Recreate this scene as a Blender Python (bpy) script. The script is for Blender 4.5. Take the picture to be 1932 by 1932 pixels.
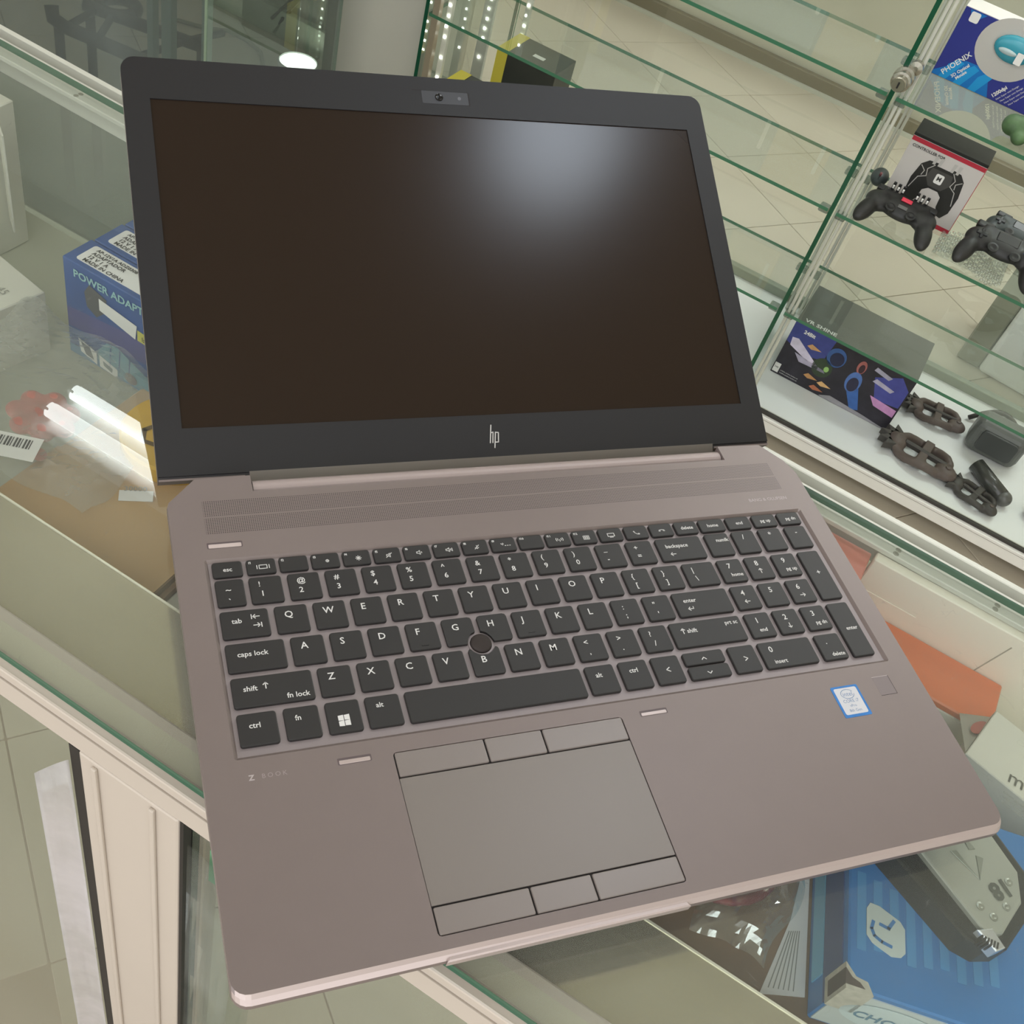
import bpy, bmesh, math, random
from mathutils import Vector, Matrix, Euler
from mathutils.geometry import tessellate_polygon
random.seed(7)
for o in list(bpy.data.objects): bpy.data.objects.remove(o)
SC = bpy.context.scene
COL = SC.collection

# ------------------------------------------------------------------ camera
RCV = ((0.93097693, -0.28646869, 0.22631315),
       (-0.0740528, -0.75519565, -0.65130309),
       (0.35748865, 0.58958903, -0.72428354))
CAMLOC = Vector((-0.06750948, -0.32617081, 0.45607487))
cd = bpy.data.cameras.new('camera'); cam = bpy.data.objects.new('camera', cd); COL.objects.link(cam)
cd.sensor_width = 36.0; cd.sensor_fit = 'HORIZONTAL'; cd.lens = 36.0 * 2051.524 / 1932.0
cd.clip_start = 0.01; cd.clip_end = 60
cam.matrix_world = Matrix(((RCV[0][0], -RCV[1][0], -RCV[2][0], CAMLOC.x),
                           (RCV[0][1], -RCV[1][1], -RCV[2][1], CAMLOC.y),
                           (RCV[0][2], -RCV[1][2], -RCV[2][2], CAMLOC.z), (0, 0, 0, 1)))
SC.camera = cam

# ------------------------------------------------------------------ world and exposure
w = bpy.data.worlds.new('world'); SC.world = w; w.use_nodes = True
w.node_tree.nodes['Background'].inputs[0].default_value = (0.97, 0.98, 1.0, 1)
w.node_tree.nodes['Background'].inputs[1].default_value = 1.9
vs = SC.view_settings
vs.view_transform = 'Standard'; vs.look = 'None'; vs.gamma = 1.0; vs.use_curve_mapping = False
vs.exposure = 0.24
SC.display_settings.display_device = 'sRGB'
TUBE_POWER = 6.5

cy = SC.cycles
cy.use_denoising = True
cy.max_bounces = 10; cy.diffuse_bounces = 4; cy.glossy_bounces = 4; cy.transmission_bounces = 6
cy.transparent_max_bounces = 32; cy.caustics_reflective = False; cy.caustics_refractive = False
cy.sample_clamp_indirect = 6.0

# ------------------------------------------------------------------ frames
# counter frame: m runs along the counter, n across it (away from the camera), z up from the glass top
ANG = math.atan2(-0.7214, 0.6925)
ORG = Vector((-0.032, -0.099, 0.0))
RZ = Matrix.Rotation(ANG, 4, 'Z')
def W(m, n, z): return ORG + (RZ @ Vector((m, n, z)))
FLOOR = -1.0

def lin(c):
    return tuple(((v / 255) / 12.92 if v / 255 <= 0.04045 else ((v / 255 + 0.055) / 1.055) ** 2.4) for v in c)

# ------------------------------------------------------------------ materials
MATS = {}
def mat(name, rgb, rough=0.5, metal=0.0, spec=0.5, noise=0.0, nscale=20.0, bump=0.0, bscale=200.0, emit=None, estr=0.0, coat=0.0, alpha=None, linear=False):
    if name in MATS: return MATS[name]
    m = bpy.data.materials.new(name); m.use_nodes = True
    nt = m.node_tree; b = nt.nodes['Principled BSDF']
    c = rgb if linear else lin(rgb)
    b.inputs['Base Color'].default_value = (*c, 1)
    b.inputs['Roughness'].default_value = rough; b.inputs['Metallic'].default_value = metal
    b.inputs['Specular IOR Level'].default_value = spec
    b.inputs['Coat Weight'].default_value = coat
    if emit is not None:
        b.inputs['Emission Color'].default_value = (*emit, 1); b.inputs['Emission Strength'].default_value = estr
    tc = None
    if noise or bump:
        tc = nt.nodes.new('ShaderNodeTexCoord')
    if noise:
        n = nt.nodes.new('ShaderNodeTexNoise'); n.inputs['Scale'].default_value = nscale; n.inputs['Detail'].default_value = 5
        r = nt.nodes.new('ShaderNodeMapRange'); r.inputs['From Min'].default_value = 0.25; r.inputs['From Max'].default_value = 0.75
        r.inputs['To Min'].default_value = 1 - noise; r.inputs['To Max'].default_value = 1 + noise
        mx = nt.nodes.new('ShaderNodeVectorMath'); mx.operation = 'SCALE'; mx.inputs[0].default_value = c
        nt.links.new(tc.outputs['Object'], n.inputs['Vector']); nt.links.new(n.outputs['Fac'], r.inputs['Value'])
        nt.links.new(r.outputs[0], mx.inputs['Scale']); nt.links.new(mx.outputs[0], b.inputs['Base Color'])
    if bump:
        n2 = nt.nodes.new('ShaderNodeTexNoise'); n2.inputs['Scale'].default_value = bscale; n2.inputs['Detail'].default_value = 3
        bp = nt.nodes.new('ShaderNodeBump'); bp.inputs['Strength'].default_value = bump; bp.inputs['Distance'].default_value = 0.0005
        nt.links.new(tc.outputs['Object'], n2.inputs['Vector']); nt.links.new(n2.outputs['Fac'], bp.inputs['Height'])
        nt.links.new(bp.outputs[0], b.inputs['Normal'])
    MATS[name] = m
    return m

def glassmat(name, tint, dust=0.04, dustcol=(0.55, 0.57, 0.52), refl=1.7, rough=0.0, dscale=3.0, scratch=0.0):
    """thin pane: clear with Fresnel reflection on the outer face and a film of dust"""
    if name in MATS: return MATS[name]
    m = bpy.data.materials.new(name); m.use_nodes = True; nt = m.node_tree
    nt.nodes.remove(nt.nodes['Principled BSDF'])
    out = nt.nodes['Material Output']; L = nt.links.new
    tr = nt.nodes.new('ShaderNodeBsdfTransparent'); tr.inputs[0].default_value = (*tint, 1)
    gl = nt.nodes.new('ShaderNodeBsdfGlossy'); gl.inputs['Roughness'].default_value = rough
    gl.inputs['Color'].default_value = (0.95, 1, 0.97, 1)
    fr = nt.nodes.new('ShaderNodeFresnel'); fr.inputs[0].default_value = 1.5
    ge = nt.nodes.new('ShaderNodeNewGeometry')
    inv = nt.nodes.new('ShaderNodeMath'); inv.operation = 'SUBTRACT'; inv.inputs[0].default_value = 1.0; L(ge.outputs['Backfacing'], inv.inputs[1])
    mu = nt.nodes.new('ShaderNodeMath'); mu.operation = 'MULTIPLY'; L(fr.outputs[0], mu.inputs[0]); mu.inputs[1].default_value = refl
    mu2 = nt.nodes.new('ShaderNodeMath'); mu2.operation = 'MULTIPLY'; mu2.use_clamp = True; L(mu.outputs[0], mu2.inputs[0]); L(inv.outputs[0], mu2.inputs[1])
    m1 = nt.nodes.new('ShaderNodeMixShader'); L(mu2.outputs[0], m1.inputs[0]); L(tr.outputs[0], m1.inputs[1]); L(gl.outputs[0], m1.inputs[2])
    df = nt.nodes.new('ShaderNodeBsdfDiffuse'); df.inputs[0].default_value = (*dustcol, 1)
    tc = nt.nodes.new('ShaderNodeTexCoord')
    nz = nt.nodes.new('ShaderNodeTexNoise'); nz.inputs['Scale'].default_value = dscale; nz.inputs['Detail'].default_value = 6; L(tc.outputs['Object'], nz.inputs['Vector'])
    mr = nt.nodes.new('ShaderNodeMapRange'); mr.inputs['From Min'].default_value = 0.3; mr.inputs['From Max'].default_value = 0.75
    mr.inputs['To Min'].default_value = dust * 0.4; mr.inputs['To Max'].default_value = dust * 1.6; L(nz.outputs['Fac'], mr.inputs['Value'])
    fac = mr.outputs[0]
    if scratch:
        wv = nt.nodes.new('ShaderNodeTexNoise'); wv.inputs['Scale'].default_value = 22; wv.inputs['Detail'].default_value = 1; wv.inputs['Distortion'].default_value = 2.5
        L(tc.outputs['Object'], wv.inputs['Vector'])
        a = nt.nodes.new('ShaderNodeMath'); a.operation = 'SUBTRACT'; L(wv.outputs['Fac'], a.inputs[0]); a.inputs[1].default_value = 0.5
        ab = nt.nodes.new('ShaderNodeMath'); ab.operation = 'ABSOLUTE'; L(a.outputs[0], ab.inputs[0])
        lt = nt.nodes.new('ShaderNodeMath'); lt.operation = 'LESS_THAN'; L(ab.outputs[0], lt.inputs[0]); lt.inputs[1].default_value = 0.0012
        sc = nt.nodes.new('ShaderNodeMath'); sc.operation = 'MULTIPLY'; L(lt.outputs[0], sc.inputs[0]); sc.inputs[1].default_value = scratch
        ad = nt.nodes.new('ShaderNodeMath'); ad.operation = 'ADD'; ad.use_clamp = True; L(fac, ad.inputs[0]); L(sc.outputs[0], ad.inputs[1]); fac = ad.outputs[0]
    m2 = nt.nodes.new('ShaderNodeMixShader'); L(fac, m2.inputs[0]); L(m1.outputs[0], m2.inputs[1]); L(df.outputs[0], m2.inputs[2])
    L(m2.outputs[0], out.inputs[0])
    MATS[name] = m
    return m

# ------------------------------------------------------------------ mesh helpers
def mesh_of(bm, name):
    me = bpy.data.meshes.new(name); bm.normal_update(); bm.to_mesh(me); bm.free(); return me
CUR = [0.0]
class Root:
    """a thing: an Empty at its base, its parts given in the counter frame (or the world frame when rot=False)"""
    def __init__(s, name, label, cat, base=(0, 0, 0), rot=True, group=None, kind=None):
        o = bpy.data.objects.new(name, None); COL.objects.link(o); o.empty_display_size = 0.02
        s.o = o; s.rot = rot; s.base = Vector(base)
        if rot: o.location = ORG + (Matrix.Rotation(ANG + CUR[0], 4, 'Z') @ Vector(base)); o.rotation_euler = (0, 0, ANG + CUR[0])
        else: o.location = base
        if kind: o['kind'] = kind
        else:
            o['label'] = label; o['category'] = cat
        if kind and label: o['label'] = label
        if group: o['group'] = group
    def part(s, name, bm, material, parent=None, smooth=False, label=None, kind=None):
        bmesh.ops.translate(bm, verts=bm.verts, vec=-s.base)
        return add(name, mesh_of(bm, name), material, parent or s.o, smooth, label, kind)
    def share(s, name, me, material, loc, rotz=0, parent=None):
        o = add(name, me, material, parent or s.o); o.location = Vector(loc) - s.base; o.rotation_euler = (0, 0, rotz); return o
def add(name, me, material, parent=None, smooth=False, label=None, kind=None):
    if material is not None:
        ms = material if isinstance(material, (list, tuple)) else [material]
        if len(me.materials) == 0:
            for x in ms: me.materials.append(x)
    if smooth:
        for p in me.polygons: p.use_smooth = True
    o = bpy.data.objects.new(name, me); COL.objects.link(o)
    if parent: o.parent = parent
    if label: o['label'] = label
    if kind: o['kind'] = kind
    return o
def solo(name, bm, material, label, cat, group=None, base=(0, 0, 0), rot=True, smooth=False, kind=None):
    """a thing that is one mesh"""
    bmesh.ops.translate(bm, verts=bm.verts, vec=-Vector(base))
    o = add(name, mesh_of(bm, name), material, None, smooth)
    if rot: o.location = W(*base); o.rotation_euler = (0, 0, ANG)
    else: o.location = base
    if kind: o['kind'] = kind
    if cat: o['category'] = cat
    if label: o['label'] = label
    if group: o['group'] = group
    return o
def box(x0, x1, y0, y1, z0, z1, bev=0.0, seg=2, bm=None):
    b = bmesh.new()
    vs_ = [b.verts.new(p) for p in ((x0, y0, z0), (x1, y0, z0), (x1, y1, z0), (x0, y1, z0), (x0, y0, z1), (x1, y0, z1), (x1, y1, z1), (x0, y1, z1))]
    for f in ((0, 3, 2, 1), (4, 5, 6, 7), (0, 1, 5, 4), (1, 2, 6, 5), (2, 3, 7, 6), (3, 0, 4, 7)): b.faces.new([vs_[i] for i in f])
    if bev: bmesh.ops.bevel(b, geom=b.edges[:], offset=bev, segments=seg, affect='EDGES', profile=0.5)
    return join(bm, b) if bm is not None else b
def join(bm, b):
    t = bpy.data.meshes.new('t'); b.to_mesh(t); b.free(); bm.from_mesh(t); bpy.data.meshes.remove(t); return bm
def slab(x0, x1, y0, y1, z0, z1):
    """glass slab: material 0 on the two big faces, 1 on the edges"""
    b = box(x0, x1, y0, y1, z0, z1); b.faces.ensure_lookup_table()
    d = (x1 - x0, y1 - y0, z1 - z0); ax = d.index(min(d))
    b.normal_update()
    for f in b.faces: f.material_index = 0 if abs(f.normal[ax]) > 0.5 else 1
    return b
def prism(poly, z0, z1, bev=0.0, seg=2, taper=0.0):
    b = bmesh.new(); n = len(poly)
    cx = sum(p[0] for p in poly) / n; cy_ = sum(p[1] for p in poly) / n
    lo = [b.verts.new((p[0], p[1], z0)) for p in poly]
    hi = [b.verts.new((p[0] + (cx - p[0]) * taper, p[1] + (cy_ - p[1]) * taper, z1)) for p in poly]
    b.faces.new(lo[::-1]); top = b.faces.new(hi)
    for i in range(n): b.faces.new((lo[i], lo[(i + 1) % n], hi[(i + 1) % n], hi[i]))
    if bev: bmesh.ops.bevel(b, geom=list(top.edges), offset=bev, segments=seg, affect='EDGES', profile=0.5)
    bmesh.ops.recalc_face_normals(b, faces=b.faces)
    return b
def flat(poly, z=0.0, holes=()):
    b = bmesh.new()
    loops = [[Vector((p[0], p[1], 0)) for p in poly]] + [[Vector((p[0], p[1], 0)) for p in h] for h in holes]
    if holes:
        vsx = [b.verts.new((v.x, v.y, z)) for l in loops for v in l]
        for t in tessellate_polygon(loops):
            try: b.faces.new([vsx[i] for i in t])
            except ValueError: pass
    else: b.faces.new([b.verts.new((p[0], p[1], z)) for p in poly])
    bmesh.ops.recalc_face_normals(b, faces=b.faces)
    b.normal_update()
    for f in b.faces:
        if f.normal.z < 0: f.normal_flip()
    return b
def rrect(x0, x1, y0, y1, r, seg=4):
    out = []
    for cx, cy_, a0 in ((x1 - r, y0 + r, -90), (x1 - r, y1 - r, 0), (x0 + r, y1 - r, 90), (x0 + r, y0 + r, 180)):
        for i in range(seg + 1):
            a = math.radians(a0 + 90 * i / seg); out.append((cx + r * math.cos(a), cy_ + r * math.sin(a)))
    return out
def circle(cx, cy_, r, n=24, ry=None):
    ry = ry or r
    return [(cx + r * math.cos(2 * math.pi * i / n), cy_ + ry * math.sin(2 * math.pi * i / n)) for i in range(n)]
def strokes(lines, wd, z=0.0):
    """flat line art: each line a list of points"""
    b = bmesh.new()
    for l in lines:
        for (a, c) in zip(l[:-1], l[1:]):
            a = Vector((a[0], a[1], z)); c = Vector((c[0], c[1], z)); d = (c - a)
            if d.length < 1e-9: continue
            d.normalize(); p = Vector((-d.y, d.x, 0)) * wd / 2; e = d * wd * 0.25
            b.faces.new([b.verts.new(v) for v in (a - p - e, c - p + e, c + p + e, a + p - e)])
    return b
def tube(pts, r, n=10, bm=None, cap=True):
    b = bmesh.new(); pts = [Vector(p) for p in pts]; rings = []
    rr = r if isinstance(r, (list, tuple)) else [r] * len(pts)
    up = Vector((0, 0, 1))
    for i, p in enumerate(pts):
        t = (pts[min(i + 1, len(pts) - 1)] - pts[max(i - 1, 0)]).normalized()
        a = t.cross(up)
        if a.length < 1e-3: a = t.cross(Vector((1, 0, 0)))
        a.normalize(); c = t.cross(a)
        rings.append([b.verts.new(p + (a * math.cos(2 * math.pi * k / n) + c * math.sin(2 * math.pi * k / n)) * rr[i]) for k in range(n)])
    for i in range(len(pts) - 1):
        for k in range(n): b.faces.new((rings[i][k], rings[i][(k + 1) % n], rings[i + 1][(k + 1) % n], rings[i + 1][k]))
    if cap:
        b.faces.new(rings[0][::-1]); b.faces.new(rings[-1])
    bmesh.ops.recalc_face_normals(b, faces=b.faces)
    return join(bm, b) if bm is not None else b
def lathe(prof, n=24):
    """profile (r, z) spun round z"""
    b = bmesh.new(); rings = []
    for r, z in prof: rings.append([b.verts.new((max(r, 1e-5) * math.cos(2 * math.pi * k / n), max(r, 1e-5) * math.sin(2 * math.pi * k / n), z)) for k in range(n)])
    for i in range(len(prof) - 1):
        for k in range(n): b.faces.new((rings[i][k], rings[i][(k + 1) % n], rings[i + 1][(k + 1) % n], rings[i + 1][k]))
    b.faces.new(rings[0][::-1]); b.faces.new(rings[-1])
    bmesh.ops.recalc_face_normals(b, faces=b.faces)
    return b
def ell(c, r, rot=(0, 0, 0), bm=None, u=20, v=12):
    b = bmesh.new(); bmesh.ops.create_uvsphere(b, u_segments=u, v_segments=v, radius=1.0)
    M = Matrix.Translation(c) @ Euler([math.radians(a) for a in rot]).to_matrix().to_4x4() @ Matrix.Diagonal((*r, 1))
    bmesh.ops.transform(b, matrix=M, verts=b.verts)
    return join(bm, b) if bm is not None else b
def xf(bm, M): bmesh.ops.transform(bm, matrix=M, verts=bm.verts); return bm
def place(bm, loc, rz=0.0, rx=0.0, ry=0.0):
    return xf(bm, Matrix.Translation(loc) @ Euler((math.radians(rx), math.radians(ry), math.radians(rz))).to_matrix().to_4x4())
def remesh(bm, vox, smooth=4):
    """fuse overlapping shapes into one continuous skin"""
    me = mesh_of(bm, 'tmp'); o = bpy.data.objects.new('tmp', me); COL.objects.link(o)
    md = o.modifiers.new('r', 'REMESH'); md.mode = 'VOXEL'; md.voxel_size = vox
    if smooth:
        s = o.modifiers.new('s', 'SMOOTH'); s.factor = 0.5; s.iterations = smooth
    dg = bpy.context.evaluated_depsgraph_get()
    me2 = bpy.data.meshes.new_from_object(o.evaluated_get(dg))
    bpy.data.objects.remove(o); bpy.data.meshes.remove(me)
    b = bmesh.new(); b.from_mesh(me2); bpy.data.meshes.remove(me2)
    return b

# lettering: queued, turned into flat meshes in one go
TEXTQ = []
def text(name, body, size, material, parent, M, align='LEFT', off=0.0, space=1.0, valign='BOTTOM_BASELINE', sx=1.0, label=None):
    TEXTQ.append((name, body, size, material, parent, M, align, off, space, valign, sx, label))
def flush_text():
    objs = []
    cache = {}
    for t in TEXTQ:
        key = (t[1], t[2], t[6], t[7], t[8], t[9])
        if key in cache: continue
        c = bpy.data.curves.new('t', 'FONT'); c.body = t[1]; c.size = t[2]; c.align_x = t[6]; c.offset = t[7]; c.space_character = t[8]
        c.align_y = t[9]; c.resolution_u = 2; c.fill_mode = 'FRONT'
        o = bpy.data.objects.new('t', c); COL.objects.link(o); cache[key] = o
    bpy.context.view_layer.update()
    dg = bpy.context.evaluated_depsgraph_get()
    mesh = {k: bpy.data.meshes.new_from_object(o.evaluated_get(dg)) for k, o in cache.items()}
    for o in cache.values():
        c = o.data; bpy.data.objects.remove(o); bpy.data.curves.remove(c)
    for t in TEXTQ:
        me = mesh[(t[1], t[2], t[6], t[7], t[8], t[9])].copy(); me.name = t[0]; me.materials.clear()
        if t[10] != 1.0: me.transform(Matrix.Diagonal((t[10], 1, 1, 1)))
        o = add(t[0], me, t[3], t[4], label=t[11]); o.matrix_local = t[5]
    TEXTQ.clear()
def T(x, y, z): return Matrix.Translation((x, y, z))
def R3(ax, deg): return Matrix.Rotation(math.radians(deg), 4, ax)

# palette
M_glass = glassmat('counter_glass', (0.95, 0.965, 0.95), dust=0.05, scratch=0.10)
M_pane = glassmat('pane_glass', (0.95, 0.975, 0.96), dust=0.03)
M_shelfglass = glassmat('shelf_glass', (0.945, 0.965, 0.95), dust=0.03)
M_edge = mat('glass_edge', (16, 78, 54), 0.12, spec=0.6)
M_edge2 = mat('shelf_glass_edge', (64, 116, 88), 0.15, spec=0.6)
M_alu = mat('white_aluminium', (176, 165, 152), 0.42, noise=0.03, nscale=6)
M_alu2 = mat('pale_rail', (206, 206, 194), 0.4, noise=0.03, nscale=8)
M_dark = mat('black_gasket', (22, 20, 20), 0.5)
M_white = mat('white_board', (226, 226, 222), 0.5, noise=0.02, nscale=4)
M_paper = mat('white_card', (214, 212, 198), 0.65, noise=0.03, nscale=12)
M_black = mat('black_plastic', (32, 31, 31), 0.42, bump=0.05, bscale=900)
M_print = mat('white_print', (236, 234, 230), 0.6)
M_ink = mat('dark_ink', (52, 52, 54), 0.7)

# ================================================================== THE ROOM
M_tile = mat('floor_tile', (204, 194, 176), 0.30, noise=0.05, nscale=5, spec=0.45)
M_grout = mat('floor_grout', (160, 146, 126), 0.8)
fl = solo('floor', box(-3.2, 5.0, -3.0, 6.0, FLOOR - 0.06, FLOOR - 0.003), M_grout, None, None, rot=False, kind='structure')
def topx(p):
    d = Vector(p) - CAMLOC; c = [sum(RCV[i][k] * d[k] for k in range(3)) for i in range(3)]
    return (2051.5 * c[0] / c[2] + 966, 2051.5 * c[1] / c[2] + 966) if c[2] > 0.1 else (9e9, 9e9)
T1, T2, TA = 0.301, 0.325, math.radians(8.0)
tme = mesh_of(prism(rrect(-T1 / 2 + .0012, T1 / 2 - .0012, -T2 / 2 + .0012, T2 / 2 - .0012, 0.002, 1), -0.006, 0.0, bev=0.0008, seg=1), 'tile')
e1 = Vector((math.cos(TA), math.sin(TA), 0)); e2 = Vector((-math.sin(TA), math.cos(TA), 0))
for i in range(-8, 16):
    for j in range(-6, 16):
        c = e1 * (-0.130 + (i + .5) * T1) + e2 * (0.225 + (j + .5) * T2)
        p = topx((c.x, c.y, FLOOR))
        nn_ = (c - ORG).x * 0.7214 + (c - ORG).y * 0.6925
        if -250 < p[0] < 2180 and -250 < p[1] < 2180 and nn_ < 3.7:
            o = add('tile', tme, M_tile, fl); o.location = (c.x, c.y, FLOOR); o.rotation_euler = (0, 0, TA)
M_ceil = mat('ceiling_boards', (196, 189, 174), 0.8, noise=.06, nscale=3)
M_wall = mat('wall_paint', (206, 202, 184), 0.7, noise=0.03, nscale=2)
solo('ceiling', box(-3.6, 3.2, -1.6, 4.2, 1.98, 2.04), M_ceil, None, None, kind='structure')
solo('wall_back', box(-1.9, 3.2, 3.46, 3.58, FLOOR, 1.98), M_wall, None, None, kind='structure')
solo('baseboard_back', box(-1.9, 3.2, 3.435, 3.46, FLOOR, FLOOR + 0.05, 0.003, 1), mat('baseboard_paint', (128, 118, 96), 0.5), None, None, kind='structure')
solo('trim_1', box(-1.9, 3.2, 3.425, 3.435, FLOOR, FLOOR + 0.012), M_alu2, None, None, kind='structure')
solo('wall_left', box(-3.4, -1.05, 2.27, 2.37, FLOOR, 1.98), mat('left_wall_paint', (190, 186, 168), 0.7, noise=0.03, nscale=2), None, None, kind='structure')
solo('blocking_wall_right', box(2.2, 2.3, -0.9, 3.46, FLOOR, 1.98), M_wall, None, None, kind='structure')  # unseen wall added to cut the light from the right
solo('blocking_wall_side', box(-3.5, -3.4, -0.6, 2.27, FLOOR, 1.98), M_wall, None, None, kind='structure')  # unseen wall added to block sky light from the left
solo('baseboard_left', box(-3.4, -1.05, 2.248, 2.27, FLOOR, FLOOR + 0.075, 0.002, 1), mat('left_baseboard', (196, 200, 178), 0.35), None, None, kind='structure')

# ceiling lamps: two fluorescent tubes each, running along the counter
M_tube = mat('lit_tube', (250, 250, 250), 0.3, emit=(0.95, 0.98, 1.0), estr=TUBE_POWER)
M_house = mat('lamp_housing', (225, 226, 224), 0.4)
def lamp(m0, n0, length, label, gap=0.096, r=0.024, z=1.9):
    t = Root('fluorescent_lamp', label, 'ceiling lamp', (m0 + length / 2, n0 + gap / 2, z))
    t.part('housing', box(m0 - .03, m0 + length + .03, n0 - .05, n0 + gap + .05, z + .03, 1.98, .006), M_house)
    for k in (0, 1):
        t.part('tube', tube([(m0, n0 + k * gap, z), (m0 + length, n0 + k * gap, z)], r, 14), M_tube, smooth=False)
        for e in (0, 1):
            x = m0 + e * length
            t.part('socket', box(x - .012, x + .012, n0 + k * gap - .018, n0 + k * gap + .018, z - .02, z + .035, .003, 1), M_house)
lamp(-1.68, 1.43, 1.2, 'twin tube ceiling lamp mirrored as white streaks in the counter glass')

def panel(mc, nc, sx, sy, label, estr):
    t = Root('fill_panel_lamp', label, 'ceiling lamp', (mc, nc, 1.93))
    t.part('frame', box(mc - sx / 2 - .02, mc + sx / 2 + .02, nc - sy / 2 - .02, nc + sy / 2 + .02, 1.935, 1.98, .004, 1), M_house)
    t.part('diffuser', box(mc - sx / 2, mc + sx / 2, nc - sy / 2, nc + sy / 2, 1.925, 1.936), mat('lit_panel_%d' % int(estr * 10), (250, 250, 250), .4, emit=(0.93, 0.97, 1.0), estr=estr))
pd = Root('pendant_lamp', 'round white pendant lamp mirrored on the dark laptop screen', 'pendant lamp', (0.206, 0.883, 1.30))
pd.part('cord', tube([(.206, .883, 1.36), (.206, .883, 1.98)], .004, 8), M_house)
pd.part('shade', place(lathe([(.135, 0), (.130, .012), (.06, .055), (.025, .075), (.001, .078)], 32), (.206, .883, 1.300)), M_house)
pd.part('diffuser', place(lathe([(.001, -.012), (.09, -.010), (.118, -.004), (.122, .004)], 32), (.206, .883, 1.300)), mat('lit_globe', (250, 250, 250), .4, emit=(0.78, 0.88, 1.0), estr=14.5))
panel(0.6, 3.05, 1.6, 0.4, 'unseen fill panel added over the floor behind the showcase', 16.0)  # added fill light for the far floor and showcase
panel(0.4, -1.1, 1.2, 0.5, 'unseen fill panel added on the camera side of the counter', 9.0)  # added fill light for faces turned to the camera

# ================================================================== THE COUNTER
CUR[0] = math.radians(-0.8)     # the counter stands a touch askew to the showcase
ct = Root('display_counter', 'white framed glass display counter carrying the open laptop', 'counter', (-0.1, 0.2, FLOOR))
CUR[0] = 0.0
CM0, CM1 = -1.15, 0.72
ct.part('glass_top', slab(CM0, CM1, 0.0, 0.388, -0.006, 0.0), [M_glass, M_edge])
ct.part('front_rail', box(CM0, CM1, -0.0035, 0.022, -0.036, -0.0085, 0.0012, 2), M_alu)
ct.part('rail_groove', box(CM0, CM1, -0.0042, -0.003, -0.0165, -0.0155), mat('groove', (150, 140, 128), .6))
M_ledge = mat('ledge_board', (214, 210, 190), 0.10, metal=0.8, noise=0.04, nscale=7)
ct.part('front_ledge', box(CM0, CM1, 0.0225, 0.0765, -0.0235, -0.0200), M_ledge)
ct.part('ledge_inner_strip', box(CM0, CM1, 0.0045, 0.0160, -0.0110, -0.0084), mat('ledge_strip', (178, 172, 152), .45))
ct.part('ledge_lip', box(CM0, CM1, 0.0766, 0.0778, -0.0245, -0.0195), mat('bright_lip', (240, 234, 214), 0.25, metal=0.3))
# post on the front
ct.part('corner_post', box(-0.071, -0.0105, -0.0038, 0.030, FLOOR, -0.0362, 0.0015, 2), M_alu)
for x in (-0.0605, -0.0255):
    ct.part('post_ridge', box(x - .0016, x + .0016, -0.0058, -0.0036, FLOOR + .02, -0.040, 0.0008, 2), M_alu)
ct.part('gasket', box(-0.0775, -0.0712, -0.0030, 0.012, FLOOR, -0.037), M_dark)
ct.part('gasket', box(-0.0103, -0.0082, -0.0030, 0.012, FLOOR, -0.037), M_dark)
M_front = glassmat('front_glass', (0.84, 0.87, 0.845), dust=0.05)
ct.part('front_pane', slab(CM0, -0.078, 0.003, 0.008, FLOOR + .02, -0.037), [M_front, M_edge])
ct.part('front_pane', slab(-0.0078, CM1, 0.003, 0.008, FLOOR + .02, -0.037), [M_front, M_edge])
# back rails
ct.part('back_rail', box(CM0, CM1, 0.3785, 0.3872, -0.0105, -0.0064, 0.0006, 1), M_alu2)
M_dot = mat('rail_screw', (150, 148, 134), 0.45, metal=0.4)
for px in (-0.545, -0.445, 0.232, 0.300, 0.37):
    for q in (0, 1):
        ct.part('rail_screw', place(lathe([(0.0020, 0), (0.0018, 0.0003), (0.001, 0.0004)], 12), (px + q * 0.0006, 0.3808 + q * 0.0042, -0.0064)), M_dot)
ct.part('door_track', box(CM0, CM1, 0.3892, 0.4040, -0.0300, -0.0105, 0.001, 1), M_alu2)
ct.part('door_track_gap', box(CM0, CM1, 0.4042, 0.4130, -0.0300, -0.0200), mat('track_shadow', (110, 100, 84), .6))
ct.part('door_track_lip', box(CM0, CM1, 0.4132, 0.4180, -0.0300, -0.0105, 0.0006, 1), M_alu2)
ct.part('outer_track', box(CM0, CM1, 0.4190, 0.4330, -0.0420, -0.0300, 0.0006, 1), mat('outer_track_grey', (150, 152, 146), .45))
M_door = glassmat('door_glass', (0.80, 0.84, 0.80), dust=0.16, dustcol=(0.50, 0.51, 0.46), dscale=5)
ct.part('sliding_door', slab(CM0 + .02, -0.13, 0.3925, 0.3965, -0.90, -0.030), [M_door, M_edge])
ct.part('sliding_door', slab(-0.16, CM1 - .02, 0.4055, 0.4095, -0.90, -0.030), [M_door, M_edge])
# shelf inside and its carriers
M_shelf = mat('counter_shelf', (178, 178, 160), 0.45, noise=0.06, nscale=6)
ct.part('shelf', box(CM0 + .01, CM1 - .01, 0.105, 0.3905, -0.160, -0.152, 0.001, 1), M_shelf)
for x in (CM0, CM1 - 0.03):
    for n0 in (0.0, 0.392):
        ct.part('leg', box(x, x + .03, n0, n0 + .028, FLOOR, -0.0362 if n0 == 0 else -0.0422, 0.001, 1), M_alu)
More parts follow.
